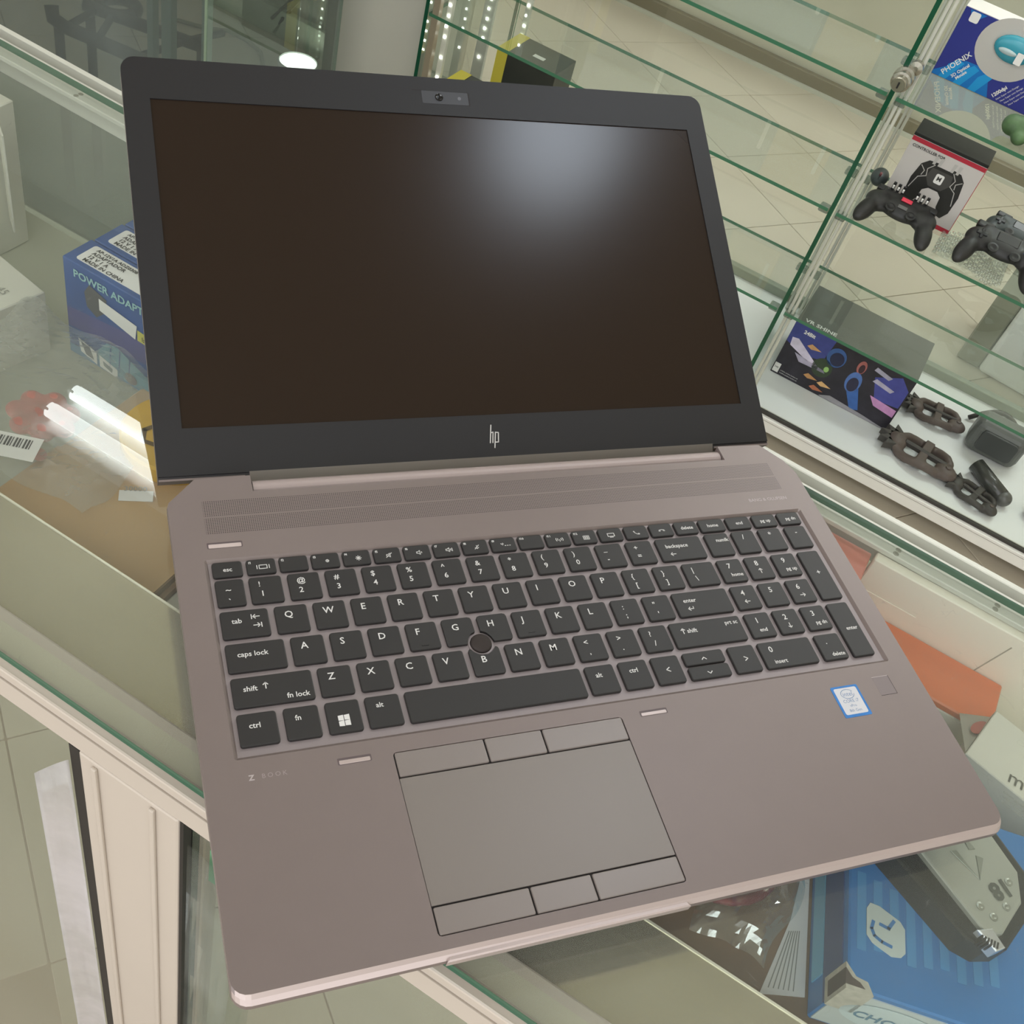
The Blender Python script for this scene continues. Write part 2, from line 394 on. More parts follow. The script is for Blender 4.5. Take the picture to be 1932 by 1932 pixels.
# plastic price sleeves hung beside the post
def sleeve(name, m0, m1, ztop, zbot, curl, mat_, n0, skew=0.0):
    b = bmesh.new(); nu, nv = 8, 14; g = []
    for j in range(nv + 1):
        v = j / nv; row = []
        for i in range(nu + 1):
            u = i / nu
            zt = ztop - 0.030 * (1 - u) * (1 if skew == 0 else skew)
            row.append(b.verts.new((m0 + (m1 - m0) * u, n0 - curl * (1 - u) ** 2 * (0.4 + 0.6 * v), zt + (zbot - zt) * v)))
        g.append(row)
    for j in range(nv):
        for i in range(nu): b.faces.new((g[j][i], g[j][i + 1], g[j + 1][i + 1], g[j + 1][i]))
    r = bmesh.ops.solidify(b, geom=b.faces[:], thickness=0.0008)
    return ct.part(name, b, mat_, smooth=True)
M_sleeve = glassmat('milky_plastic', (0.80, 0.78, 0.78), dust=0.6, dustcol=(0.74, 0.69, 0.68), refl=2.2, rough=0.08, dscale=9)
M_sleeve2 = glassmat('clear_plastic', (0.86, 0.87, 0.86), dust=0.13, refl=2.6, rough=0.05, dscale=14)
sleeve('plastic_sleeve', -0.0985, -0.0780, -0.052, -0.85, 0.012, M_sleeve, -0.004)
sleeve('plastic_sleeve', 0.030, -0.0050, -0.052, -0.85, 0.010, M_sleeve2, -0.004, skew=0.2)
gs = mat('green_print', (92, 138, 104), .6)
o_ = ct.part('sleeve_label', place(box(0.006, 0.045, -0.0010, -0.0004, -0.085, -0.050), (0, 0, 0)), gs)
text('lettering', 'DO', 0.016, M_print, ct.o, T(0.012 + 0.1, -0.0012 - 0.2, -0.073 - FLOOR) @ R3('X', 90), space=1.1)

# ================================================================== THE LAPTOP (world frame, millimetres in the numbers below)
lp = Root('laptop', 'open grey laptop with black keyboard lying on the glass counter', 'laptop', (0, 0, 0), rot=False)
M_deck = mat('laptop_metal', (119, 107, 103), 0.42, metal=0.25, noise=0.015, nscale=60, bump=0.03, bscale=3000)
M_tray = mat('keyboard_tray', (136, 126, 126), 0.45, metal=0.25)
M_pad = mat('touchpad_surface', (119, 111, 105), 0.38, metal=0.15)
M_btn = mat('touchpad_button', (124, 115, 110), 0.34, metal=0.15)
M_gapm = mat('dark_gap', (24, 18, 18), 0.7)
M_key = mat('key_cap', (38, 36, 35), 0.5, spec=0.4, bump=0.05, bscale=4000)
M_leg = mat('key_legend', (205, 203, 200), 0.5)
M_faint = mat('faint_marking', (168, 158, 156), 0.45)
M_bright = mat('lightened_polished_edge', (178, 163, 158), 0.32, metal=0.35)  # polished chamfer; light from the front is also put into its colour
mm = 0.001
ZD = 20.5
def S(bm): return xf(bm, Matrix.Scale(mm, 4))
def off_poly(poly, d):
    n = len(poly); out = []
    for i in range(n):
        p0 = Vector(poly[i - 1]); p = Vector(poly[i]); p2 = Vector(poly[(i + 1) % n])
        a = (p - p0).normalized(); c = (p2 - p).normalized()
        na = Vector((-a.y, a.x)); nc = Vector((-c.y, c.x)); b_ = (na + nc)
        b_ = b_ / max(0.3, b_.length_squared) * 2
        out.append((p.x + b_.x * d, p.y + b_.y * d))
    return out       # positive d moves inward for a counter-clockwise outline
FY = -194.3
def arc(cx, cy_, r, a0, a1, n=5): return [(cx + r * math.cos(math.radians(a0 + (a1 - a0) * i / n)), cy_ + r * math.sin(math.radians(a0 + (a1 - a0) * i / n))) for i in range(n + 1)]
outline = arc(-33.2 + 7, FY + 7, 7, 180, 270) + arc(342 - 7, FY + 7, 7, 270, 360) + \
    [(342, 42), (338, 52.5), (327, 66.9), (297.2, 67.6), (297.2, 56.4), (10.6, 56.4), (10.6, 67.6), (-18.1, 66.9), (-32.2, 52), (-33.2, 49)]
well = rrect(-19.4, 329.8, -97.0, 13.4, 1.0, 1)
padw = rrect(48.9, 163.6, -188.8, -104.9, 1.6, 2)
b = flat(outline, ZD, [well, padw])
rings = [(outline, ZD)]
def ring(front_out, side_out, z):
    o2 = off_poly(outline, -side_out)
    return [((x, y - (front_out if y < -150 else 0)), z) for x, y in o2]
prof = [(0.0, 0.0, ZD), (1.6, 0.15, ZD - 1.0), (3.2, 0.15, ZD - 3.2), (3.4, 0.1, ZD - 6.2), (0.5, -0.3, ZD - 9.5), (-8.0, -5.0, 3.0)]
prev = None; first = None
for fo, so, z in prof:
    vv = [b.verts.new((p[0], p[1], zz)) for p, zz in ring(fo, so, z)]
    if prev:
        for i in range(len(vv)):
            f_ = b.faces.new((prev[i], vv[i], vv[(i + 1) % len(vv)], prev[(i + 1) % len(vv)]))
            if max(prev[i].co.y, prev[(i + 1) % len(vv)].co.y) < -190.5 and ZD - 5 < z < ZD: f_.material_index = 1
    prev = vv
bmesh.ops.remove_doubles(b, verts=b.verts, dist=0.0005)
for hole, ins, dep in ((well, 1.7, 1.5), (padw, 0.0, 1.2)):
    t_ = [b.verts.new((x, y, ZD)) for x, y in hole]; l_ = [b.verts.new((x, y, ZD - dep)) for x, y in off_poly(hole, ins)]
    for i in range(len(hole)): b.faces.new((t_[i], l_[i], l_[(i + 1) % len(hole)], t_[(i + 1) % len(hole)]))
try: b.faces.new(prev[::-1])
except Exception: pass
bmesh.ops.remove_doubles(b, verts=b.verts, dist=0.0005)
bmesh.ops.recalc_face_normals(b, faces=b.faces)
lp.part('base_shell', S(b), [M_deck, M_bright])
lp.part('front_lip', S(prism([(50.5, -198.6), (162.3, -198.6), (161.0, -196.0), (51.8, -196.0)], ZD - 6.5, ZD - 1.9, bev=0.6, seg=1)), M_bright)
for fx in (0, 310):
    for fy in (-170, 30):
        lp.part('rubber_foot', S(box(fx - 14, fx + 14, fy - 4, fy + 4, 0.0, 3.4, 0.6, 1)), M_black)
lp.part('keyboard_tray', S(flat(rrect(-19.0, 329.4, -96.6, 13.0, 1, 1), ZD - 1.5)), M_tray)
lp.part('touchpad_well', S(flat(rrect(48.7, 163.8, -189, -104.7, 1, 1), ZD - 1.15)), M_gapm)
lp.part('touchpad', S(prism(rrect(49.15, 163.25, -175.9, -117.75, 0.3, 1), ZD - 1.1, ZD - 0.25, bev=0.1, seg=1)), M_pad)
for (y0, y1) in ((-117.0, -105.1), (-188.3, -176.7)):
    for (x0, x1) in ((49.6, 91.8), (92.6, 120.7), (121.5, 163.1)):
        pb = prism(rrect(x0, x1, y0, y1, 0.7, 2), ZD - 1.1, ZD + 0.05, bev=0.45, seg=2)
        lp.part('touchpad_button', S(pb), M_btn, smooth=False)

# ---- keys
P = 18.7
def legend_key(x, y, w_, h_, leg, cut=None):
    """key with its top left corner at x, y"""
    if cut:
        cx, cy_, r = cut; base = rrect(x, x + w_, y - h_, y, 1.3, 3); n = len(base); dens = []
        for i in range(n):
            a = Vector(base[i]); c = Vector(base[(i + 1) % n])
            k = max(1, int((c - a).length / 0.5))
            for q in range(k): dens.append(a.lerp(c, q / k))
        pts = []
        for p in dens:
            d = p - Vector((cx, cy_))
            if d.length < r: p = Vector((cx, cy_)) + d.normalized() * r
            pts.append((p.x, p.y))
        pb = prism(pts, ZD - 1.5, ZD + 0.15, bev=0.25, seg=1); M_ = None
        ko = lp.part('key', S(pb), M_key)
        off = Vector((0, 0, 0))
    else:
        key = (round(w_, 2), round(h_, 2))
        if key not in KEYM:
            lo = rrect(0, w_, -h_, 0, 1.4, 3)
            pb = prism(lo, ZD - 1.5, ZD + 0.15, bev=0.45, seg=2)
            KEYM[key] = mesh_of(S(pb), 'key')
        ko = add('key', KEYM[key], M_key, lp.o); ko.location = (x * mm, y * mm, 0)
        off = Vector((x, y, 0))
    for L_ in leg:
        if L_[0] == 't':
            _, s_, dx, dy, sz = L_[:5]; al = L_[5] if len(L_) > 5 else 'LEFT'
            text('legend', s_, sz * mm, M_leg, ko, T((x + dx - off.x) * mm, (y - dy - off.y) * mm, (ZD + 0.2) * mm), al, off=0.00005)
        else:
            _, lines, dx, dy, wd = L_
            sb = strokes([[(q[0] + x + dx - off.x, q[1] + y - dy - off.y) for q in l] for l in lines], wd, ZD + 0.2)
            add('legend', mesh_of(S(sb), 'legend'), M_leg, ko)
KEYM = {}
def t(s_, dx, dy, sz, al='LEFT'): return ('t', s_, dx, dy, sz, al)
def ic(lines, dx, dy, wd=0.35): return ('i', lines, dx, dy, wd)
A_L = [[(3.2, 0), (0, 0)], [(1.2, 1.1), (0, 0), (1.2, -1.1)]]
A_R = [[(0, 0), (3.2, 0)], [(2.0, 1.1), (3.2, 0), (2.0, -1.1)]]
A_U = [[(0, -1.6), (0, 1.6)], [(-1.1, .5), (0, 1.6), (1.1, .5)]]
A_D = [[(0, -1.6), (0, 1.6)], [(-1.1, -.5), (0, -1.6), (1.1, -.5)]]
STAR = [[(-1.5, 0), (1.5, 0)], [(0, -1.5), (0, 1.5)], [(-1, -1), (1, 1)], [(-1, 1), (1, -1)]]
STAR2 = [[(q[0] * .6, q[1] * .6) for q in l] for l in STAR]
SPK = [[(-1.2, .5), (-.4, .5), (.6, 1.3), (.6, -1.3), (-.4, -.5), (-1.2, -.5), (-1.2, .5)]]
ICON = {1: [[(-3, 1.1), (-3, -1.1)], [(-1.9, 1.1), (1.9, 1.1), (1.9, -1.1), (-1.9, -1.1), (-1.9, 1.1)], [(3, 1.1), (3, -1.1)]],
        3: STAR2, 4: STAR, 5: SPK + [[(-1.6, -1.4), (1.6, 1.4)]], 6: SPK + [[(1.5, .4), (1.5, -.4)]],
        7: SPK + [[(1.4, .6), (1.4, -.6)], [(2.2, 1), (2.2, -1)]], 8: [[(0, 1.2), (0, -.5)], [(-1, -.2), (0, -1), (1, -.2)], [(-1.3, -1.2), (1.3, 1.4)]],
        9: [[(-2.2, .9), (-1.2, -.1)], [(-.2, -.6), (.4, -.6)], [(1.1, -.6), (1.7, -.6)], [(2.4, -.6), (3.0, -.6)], [(-1.2, 1.2), (-.8, .5)]],
        11: [[(0, .2), (0, -1.2)], [(-.9, .9), (-1.1, .2), (-.9, -.5)], [(-1.8, 1.2), (-2.1, .2), (-1.8, -.8)], [(.9, .9), (1.1, .2), (.9, -.5)], [(1.8, 1.2), (2.1, .2), (1.8, -.8)]],
        12: [[(-1.7, 1), (1.7, 1), (1.7, -1.4), (-1.7, -1.4), (-1.7, 1)], [(-1.7, .2), (1.7, .2)], [(-1.7, -.6), (1.7, -.6)], [(-.6, 1), (-.6, -1.4)], [(.6, 1), (.6, -1.4)]],
        13: [[(-2, 1.2), (2, 1.2), (2, -.9), (-2, -.9), (-2, 1.2)], [(-1, -1.5), (1, -1.5)]],
        14: [[(-1.7, 1.1), (-1.2, .2), (.2, -1), (1.5, -1.2)], [(-1.7, 1.1), (-1.3, 1.2), (-1.0, .5)], [(1.5, -1.2), (1.6, -.7), (.8, -.5)]],
        15: [[(-1.9, -.4), (-1.6, .3), (0, .6), (1.6, .3), (1.9, -.4)], [(-1.9, -.4), (-1.1, -.5), (-1, .1)], [(1.9, -.4), (1.1, -.5), (1, .1)]]}
fxs = [0.2 + 16.04 * k for k in range(16)]
legend_key(-16.2, 11.1, 14.4, 9.2, [t('esc', 7.2, 6.0, 3.4, 'CENTER')])
for k in range(1, 16):
    leg = []
    if k <= 12: leg.append(t('f%d' % k, 1.2, 2.6, 1.9))
    if k in ICON: leg.append(ic(ICON[k], 8.0 if k <= 12 else 7.2, 4.9, 0.4))
    legend_key(0.2 + 16.04 * (k - 1), 11.0, 14.3, 9.0, leg)
for x, s_ in ((240.9, 'delete'), (256.9, 'home'), (275.2, 'end'), (293.2, 'pg up'), (310.9, 'pg dn')):
    ww = 14.3 if s_ == 'delete' else (16.4 if s_ == 'home' else 15.8)
    legend_key(x, 11.0, ww if s_ != 'pg dn' else 14.8, 9.0, [t(s_, ww / 2 + .4, 5.6, 3.2, 'CENTER')])
KW, KH = 15.7, 15.7
legend_key(-16.1, 0, 13.6, KH, [t('~', 4.6, 7.6, 4.6), t('`', 5.2, 14.4, 4.6)])
for k, (a_, c_) in enumerate(zip('!@#$%^&*()_+', '1234567890-=')):
    legend_key(k * P, 0, KW, KH, [t(a_, 4.2, 5.8 if a_ != '_' else 5.0, 4.4), t(c_, 4.6, 11.6, 4.5)])
legend_key(224.4, 0, 28.6, KH, [t('backspace', 5, 6.8, 3.5), ic(A_L, 6.4, 11.2, .45)])
legend_key(256.4, 0.3, 15.2, KH + .2, [t('numlk', 14.4, 6.0, 3.3, 'RIGHT')])
for x, s_ in ((274.5, '/'), (292.6, '*'), (310.9, '-')): legend_key(x, 0.3, 14.8 if s_ != '-' else 14.2, KH + .2, [t(s_, 6, 5.8, 4.8)])
yq = -P
legend_key(-16.1, yq, 22.4, KH, [t('tab', 5, 7.4, 3.8), ic(A_L + [[(-.6, 1.3), (-.6, -1.3)]], 15, 4.4, .45), ic(A_R + [[(3.8, 1.3), (3.8, -1.3)]], 14.8, 9.4, .45)])
for k, c_ in enumerate('QWERTYUIOP'): legend_key(9.35 + k * P, yq, KW, KH, [t(c_, 4.4, 6.9, 5.2)])
for k, (a_, c_) in enumerate((('{', '['), ('}', ']'))): legend_key(9.35 + (10 + k) * P, yq, KW, KH, [t(a_, 4.6, 6.2, 4.4), t(c_, 5.2, 12, 4.4)])
legend_key(233.5, yq, 19.6, KH, [t('|', 4.8, 6.2, 4.6), t('\\', 5.4, 12, 4.6)])
ya = -2 * P
legend_key(-16.1, ya, 27.2, KH, [t('caps lock', 5, 7.6, 3.8)])
ck = (106.0, -53.3, 7.0)
for k, c_ in enumerate('ASDFGHJKL'):
    x = 14.05 + k * P
    legend_key(x, ya, KW, KH, [t(c_, 4.4, 6.9, 5.2)], cut=ck if c_ in 'GH' else None)
    if c_ in 'FJ': lp.part('key_bar', S(box(x + 6, x + 9.5, ya - 13.6, ya - 13.0, ZD, ZD + .35)), M_key)
legend_key(14.05 + 9 * P, ya, KW, KH, [t(':', 5.6, 6.4, 4.6), t(';', 6, 11.8, 4.6)])
legend_key(14.05 + 10 * P, ya, KW, KH, [t('"', 5, 7.2, 4.6), t("'", 6, 13.4, 4.6)])
legend_key(219.1, ya, 33.8, KH, [t('enter', 5.4, 6.8, 3.6), ic(A_L + [[(3.2, 0), (3.2, 1.3)]], 6.6, 11, .45)])
yz = -3 * P
legend_key(-16.0, yz, 36.6, KH, [t('shift', 5, 7.6, 3.8), ic(A_U, 15.2, 5.6, .5), t('fn lock', 34.2, 13.6, 3.8, 'RIGHT')])
for k, c_ in enumerate('ZXCVBNM'): legend_key(23.4 + k * P, yz, KW, KH, [t(c_, 4.4 + (0.6 if c_ == 'B' else 0), 6.9 + (1.6 if c_ == 'B' else 0), 5.2)], cut=ck if c_ == 'B' else None)
for k, (a_, c_) in enumerate((('<', ','), ('>', '.'), ('?', '/'))): legend_key(23.4 + (7 + k) * P, yz, KW, KH, [t(a_, 4.6, 6.2, 4.4), t(c_, 5.8, 12, 4.4)])
legend_key(209.6, yz, 43.0, KH, [ic(A_U, 7, 5.6, .5), t('shift', 9.2, 7.0, 3.6), t('prt sc', 41, 4.8, 3.4, 'RIGHT')])
yc = -75.0
legend_key(-15.9, yc, 17.4, KH + .6, [t('ctrl', 4.8, 7.6, 3.8)])
legend_key(4.6, yc, KW, KH + .6, [t('fn', 4.8, 6.8, 3.8)])
def quad4(x, y): return [[(x, y), (x, y)]]
legend_key(23.4, yc, KW, KH + .6, [])
for (qx, qy, hw) in ((29.4, -82.6, 2.2), (32.2, -82.5, 2.8)):
    for s_ in (0, 1):
        b4 = bmesh.new(); y0 = qy - s_ * 2.9; sk = 0.25
        b4.faces.new([b4.verts.new(v) for v in ((qx - (1.1), y0 - 2.5, ZD + .2), (qx - 1.1 + 2.5, y0 - 2.5 - .1, ZD + .2), (qx - 1.1 + 2.5, y0 + sk, ZD + .2), (qx - 1.1, y0, ZD + .2))])
        lp.part('legend', S(b4), M_leg)
legend_key(41.9, yc, KW + .6, KH + .6, [t('alt', 4.8, 6.0, 3.6)])
legend_key(61.0, yc, 90.3, KH + .9, [])
legend_key(153.8, yc, KW, KH + .6, [t('alt', 4.8, 6.8, 3.6)])
legend_key(172.4, yc, KW, KH + .6, [t('ctrl', 4.8, 6.8, 3.6)])
legend_key(190.9, yc, KW, KH + .6, [ic([[(1, 1.2), (-1, 0), (1, -1.2)]], 7.8, 8, .5)])
legend_key(209.6, yc, 23.8, 7.7, [ic([[(-1.3, -.6), (0, .6), (1.3, -.6)]], 11.6, 4.4, .5)])
legend_key(209.6, yc - 8.6, 23.8, 7.7, [ic([[(-1.3, .6), (0, -.6), (1.3, .6)]], 11.6, 4.4, .5)])
legend_key(236.6, yc, KW, KH + .6, [ic([[(-1, 1.2), (1, 0), (-1, -1.2)]], 8.6, 8, .5)])
NX = (255.9, 274.0, 292.2)
for k, (a_, c_) in enumerate((('7', 'home'), ('8', 'up'), ('9', 'pg up'))):
    legend_key(NX[k], yq, 15.1, KH, [t(a_, 5.4, 6.2, 4.8), ic(A_U, 7.2, 10, .45) if c_ == 'up' else t(c_, 5.6, 11.8, 3.3)])
for k, (a_, c_) in enumerate((('4', 'l'), ('5', ''), ('6', 'r'))):
    leg = [t(a_, 5.4, 6.4, 4.8)]
    if c_: leg.append(ic(A_L if c_ == 'l' else A_R, 5.6, 10.6, .45))
    legend_key(NX[k], ya, 15.1, KH, leg)
for k, (a_, c_) in enumerate((('1', 'end'), ('2', 'dn'), ('3', 'pg dn'))):
    legend_key(NX[k], yz, 15.1, KH, [t(a_, 5.4, 6.4, 4.8), ic(A_D, 7.2, 10.4, .45) if c_ == 'dn' else t(c_, 5.6, 12, 3.3)])
legend_key(310.5, yq, 13.9, 34.4, [t('+', 5.6, 17, 4.8)])
legend_key(310.2, yz, 13.8, 35.4, [t('enter', 4.4, 18.2, 3.4)])
legend_key(255.2, yc, 32.6, KH + .6, [t('0', 5.4, 6.4, 5.0), t('insert', 5.6, 13.6, 3.4)])
legend_key(291.4, yc, 15.6, KH + .6, [t('.', 5.4, 6.2, 4.4), t('delete', 14, 14, 3.3, 'RIGHT')])
ps = lathe([(5.4, 0), (5.4, 1.2), (5.0, 1.9), (4.0, 2.2), (1.5, 2.1), (0.1, 2.0)], 28)
lp.part('pointing_stick', S(place(ps, (106.0, -53.3, ZD - 1.4))), mat('stick_rubber', (40, 31, 27), 0.75, bump=.3, bscale=1500), smooth=True)
lp.part('stick_collar', S(place(lathe([(6.5, 0), (6.5, .5), (5.6, .6), (5.6, 0)], 28), (106.0, -53.3, ZD - 1.48))), M_tray)

# ---- deck details
def grille_mat():
    m = bpy.data.materials.new('perforated_metal'); m.use_nodes = True; nt = m.node_tree; L = nt.links.new
    b_ = nt.nodes['Principled BSDF']; b_.inputs['Metallic'].default_value = 0.25; b_.inputs['Roughness'].default_value = 0.45
    tc = nt.nodes.new('ShaderNodeTexCoord'); sp = nt.nodes.new('ShaderNodeSeparateXYZ'); L(tc.outputs['Object'], sp.inputs[0])
    def M2(op, a_, v=None, bb=None):
        n = nt.nodes.new('ShaderNodeMath'); n.operation = op
        if hasattr(a_, 'links'): L(a_, n.inputs[0])
        else: n.inputs[0].default_value = a_
        if v is not None: n.inputs[1].default_value = v
        if bb is not None: L(bb, n.inputs[1])
        return n.outputs[0]
    pt = 0.00105
    def cell(o): return M2('ABSOLUTE', M2('SUBTRACT', M2('FRACT', M2('DIVIDE', o, pt)), 0.5))
    u = cell(sp.outputs[0]); v = cell(sp.outputs[1])
    d = M2('SQRT', M2('ADD', M2('MULTIPLY', u, None, u), None, M2('MULTIPLY', v, None, v)))
    hole = M2('LESS_THAN', d, 0.27)
    rib = M2('GREATER_THAN', M2('ABSOLUTE', M2('SUBTRACT', sp.outputs[1], 0.0403)), 0.0007)
    f = M2('MULTIPLY', hole, None, rib)
    mx = nt.nodes.new('ShaderNodeMix'); mx.data_type = 'RGBA'; L(f, mx.inputs[0])
    mx.inputs[6].default_value = (*lin((119, 107, 103)), 1); mx.inputs[7].default_value = (*lin((52, 44, 44)), 1)
    L(mx.outputs[2], b_.inputs['Base Color']); return m
lp.part('speaker_grille', S(prism([(-16.2, 29.4), (325.2, 29.8), (325.8, 51.5), (-16.2, 51.3)], ZD - .2, ZD + 0.04)), grille_mat())
def slot(x0, x1, y0, y1, nm='button_slot'):
    lp.part(nm, S(flat(rrect(x0, x1, y0, y1, .5, 2), ZD + 0.03)), mat('slot_rim', (84, 72, 72), .5))
    lp.part('light_bar', S(prism(rrect(x0 + .7, x1 - .6, y0 + .35, y1 - 1.1, .3, 1), ZD - .3, ZD + .15, bev=.12, seg=1)), M_bright)
slot(-16.9, 0.4, 20.0, 23.9, 'power_button_slot')
slot(23.9, 39.2, -107.0, -103.6); slot(173.6, 188.7, -106.8, -103.6)
st = lp.part('processor_sticker', S(prism(rrect(284.6, 301.5, -125.8, -107.4, 0.8, 3), ZD, ZD + .12)), mat('sticker_blue', (28, 108, 178), 0.3, noise=.15, nscale=300))
add('sticker_face', mesh_of(S(prism(rrect(286.0, 300.1, -124.2, -108.6, 1.0, 3), ZD + .12, ZD + .16)), 'sticker_face'), mat('sticker_white', (196, 196, 200), 0.3), st)
M_sb = mat('sticker_ink', (96, 124, 160), .5)
ring_ = [(293 + 4.0 * math.cos(a / 20 * 6.0 + .5), -112.4 + 2.7 * math.sin(a / 20 * 6.0 + .5)) for a in range(20)]
add('swirl', mesh_of(S(strokes([ring_], .32, ZD + .18)), 'swirl'), M_sb, st)
for s_, y, sz in (('intel', -113.6, 3.6), ('CORE i7', -117.4, 2.7), ('vPro', -120.0, 2.2), ('8th Gen', -122.8, 2.3)):
    text('lettering', s_, sz * mm, M_sb, st, T(293 * mm, y * mm, (ZD + .19) * mm), 'CENTER')
fpz = lp.part('fingerprint_reader', S(prism(rrect(313.0, 323.2, -116.3, -105.3, .3, 1), ZD - .1, ZD + .03)), mat('reader_face', (118, 107, 106), .5, metal=.2))
lp.part('reader_edge', S(strokes([[(312.9, -105.2), (323.2, -105.2)]], .25, ZD + .05)), M_faint)
lp.part('reader_edge', S(strokes([[(323.3, -105.3), (323.3, -116.4), (313, -116.4)]], .25, ZD + .05)), M_gapm)
text('lettering', 'Z', 3.5 * mm, M_faint, lp.o, T(-14.6 * mm, -107.4 * mm, (ZD + .04) * mm) @ Matrix.Shear('XZ', 4, (0, 0)), off=0.00012)
text('lettering', 'BOOK', 3.1 * mm, mat('faint_marking_thin', (146, 134, 132), .45), lp.o, T(-9.2 * mm, -107.2 * mm, (ZD + .04) * mm), space=1.45)
text('lettering', 'BANG & OLUFSEN', 3.3 * mm, M_faint, lp.o, T(298.2 * mm, 21.6 * mm, (ZD + .04) * mm), space=1.0, sx=1.0)

# ---- hinge and lid
YB, ZB, TH, LL = 78.0, 11.64, math.radians(27.64), 248.7
hb = tube([(11.2, 62.0, 14.6), (296.6, 62.0, 14.6)], 5.0, 20)
lp.part('hinge_bar', S(hb), mat('hinge_metal', (160, 146, 142), 0.42, metal=.05), smooth=False)
lid_o = bpy.data.objects.new('lid', None)
M_lidblack = mat('lid_bezel', (34, 33, 34), 0.45, spec=0.35, bump=.04, bscale=5000)
lm_ = Matrix.Translation((0, YB * mm, ZB * mm)) @ Matrix.Rotation(TH, 4, 'X')
lx0, lx1 = -34.9, 343.3
lout = [(lx0, 0), (lx1, 0)] + arc(lx1 - 8, LL - 8, 8, 0, 90) + arc(lx0 + 8, LL - 8, 8, 90, 180)
scr = [(-20.7, 26.2), (329.0, 26.2), (329.0, 222.6), (-20.7, 222.6)]
bz = flat(lout, 0, [scr])
def walls(bm, poly, z0, z1, flip=False):
    a_ = [bm.verts.new((x, y, z0)) for x, y in poly]; c_ = [bm.verts.new((x, y, z1)) for x, y in poly]
    for i in range(len(poly)):
        j = (i + 1) % len(poly); bm.faces.new((a_[i], a_[j], c_[j], c_[i]) if not flip else (c_[i], c_[j], a_[j], a_[i]))
walls(bz, scr, 0, -0.8); walls(bz, lout, -1.6, 0)
bmesh.ops.remove_doubles(bz, verts=bz.verts, dist=0.0005)
me = mesh_of(S(bz), 'lid'); me.transform(Matrix.Identity(4))
lid = add('lid', me, M_lidblack, lp.o); lid.matrix_local = lm_
def lidpart(nm, bm, m_, smooth=False): return add(nm, mesh_of(S(bm), nm), m_, lid, smooth)
M_screen = mat('screen_panel', (36, 26, 19), 0.21, spec=0.33)
lidpart('screen', flat(scr, -0.75), M_screen)
lshell = [(lx0 - .3, -2.2), (lx1 + .3, -2.2)] + arc(lx1 + .3 - 8.3, LL + .3 - 8.3, 8.3, 0, 90) + arc(lx0 - .3 + 8.3, LL + .3 - 8.3, 8.3, 90, 180)
lidpart('lid_rim', prism(lshell, -3.4, -1.2), mat('lid_rim_dark', (40, 38, 40), .4))
lidpart('lid_back', prism([(x, y) for x, y in lshell], -8.6, -3.4), M_deck)
lidpart('lid_foot', box(lx0, 9.8, -2.5, -1.4, -3.2, -.4), M_deck); lidpart('lid_foot', box(303, lx1, -2.5, -1.4, -3.2, -.4), M_deck)
# plate joining the lid to the hinge bar
hp_ = bmesh.new()
for q in ((12.2, 0.4, .25), (302.0, 0.4, .25), (302.0, -7.0, -2.2), (12.2, -7.0, -2.2)): hp_.verts.new(q)
hp_.verts.ensure_lookup_table(); hp_.faces.new(hp_.verts[:][::-1]); bmesh.ops.solidify(hp_, geom=hp_.faces[:], thickness=2.5)
bmesh.ops.recalc_face_normals(hp_, faces=hp_.faces)
lidpart('hinge_plate', hp_, mat('hinge_plate_metal', (150, 142, 132), 0.45, metal=.05))
wc = lidpart('webcam_shutter', prism(rrect(142.0, 172.6, 230.5, 239.2, .5, 1), -.2, .12, bev=.1, seg=1), mat('shutter', (52, 52, 55), .42))
lidpart('shutter_track', flat([(136, 238.8), (142, 238.8), (142, 239.7), (136, 239.7)], .04), M_gapm)
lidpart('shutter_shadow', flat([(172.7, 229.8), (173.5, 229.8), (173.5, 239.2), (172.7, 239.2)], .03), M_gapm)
lidpart('webcam_lens', place(lathe([(2.6, 0), (2.6, .35), (2.1, .5), (1.5, .2), (.1, .15)], 24), (153.2, 235.0, .05)), mat('lens', (12, 12, 14), .15))
lidpart('webcam_light', place(lathe([(1.3, 0), (1.1, .2), (.1, .2)], 16), (166.6, 234.9, .1)), mat('led_off', (84, 84, 88), .3))
lg = strokes([[(154.6, 19.8), (152.6, 8.9)], [(153.7, 15.0), (155.3, 15.4), (154.2, 8.9)], [(156.8, 15.4), (155.0, 5.8)], [(156.7, 15.2), (158.6, 15.0), (157.8, 9.2), (156.0, 9.2)], [(160.0, 15.4), (159.0, 9.2)]][:4], .62, .06)
lidpart('logo', lg, mat('logo_silver', (216, 214, 212), .25, metal=.4))
flush_text()

# ================================================================== THE TALL GLASS SHOWCASE BEHIND
SN0, SN1, SB = 1.69, 1.91, 2.13
SM0, SMP, SM1 = -0.849, 0.014, 0.92
SHZ = (-0.695, -0.469, -0.247)
sw = Root('glass_showcase', 'tall glass showcase with green edged shelves on a white base behind the counter', 'showcase', (0.0, 1.9, FLOOR))
sw.part('base', box(SM0 - .02, SM1, SN0 - .012, SB, -0.962, -0.929, .002, 1), mat('base_white', (236, 232, 228), 0.4))
for fx_ in (SM0 + .05, -.30, .30, SM1 - .08):
    for fn_ in (SN0 + .10, SB - .06): sw.part('foot', box(fx_, fx_ + .05, fn_, fn_ + .05, FLOOR, -0.9625, .002, 1), M_alu)
sw.part('base_board', box(SM0, SM1, SN0 + .006, SB - .004, -0.9288, -0.9265), mat('base_board_white', (240, 242, 240), 0.42))
sw.part('front_track', box(SM0, SM1, SN0 - .004, SN0 + .004, -0.929, -0.9225), mat('track_black', (58, 54, 50), .45))
sw.part('base_groove', box(SM0, SM1, SN0 - .0126, SN0 - .0115, -0.9365, -0.9355), mat('groove_grey', (170, 164, 158), .6))
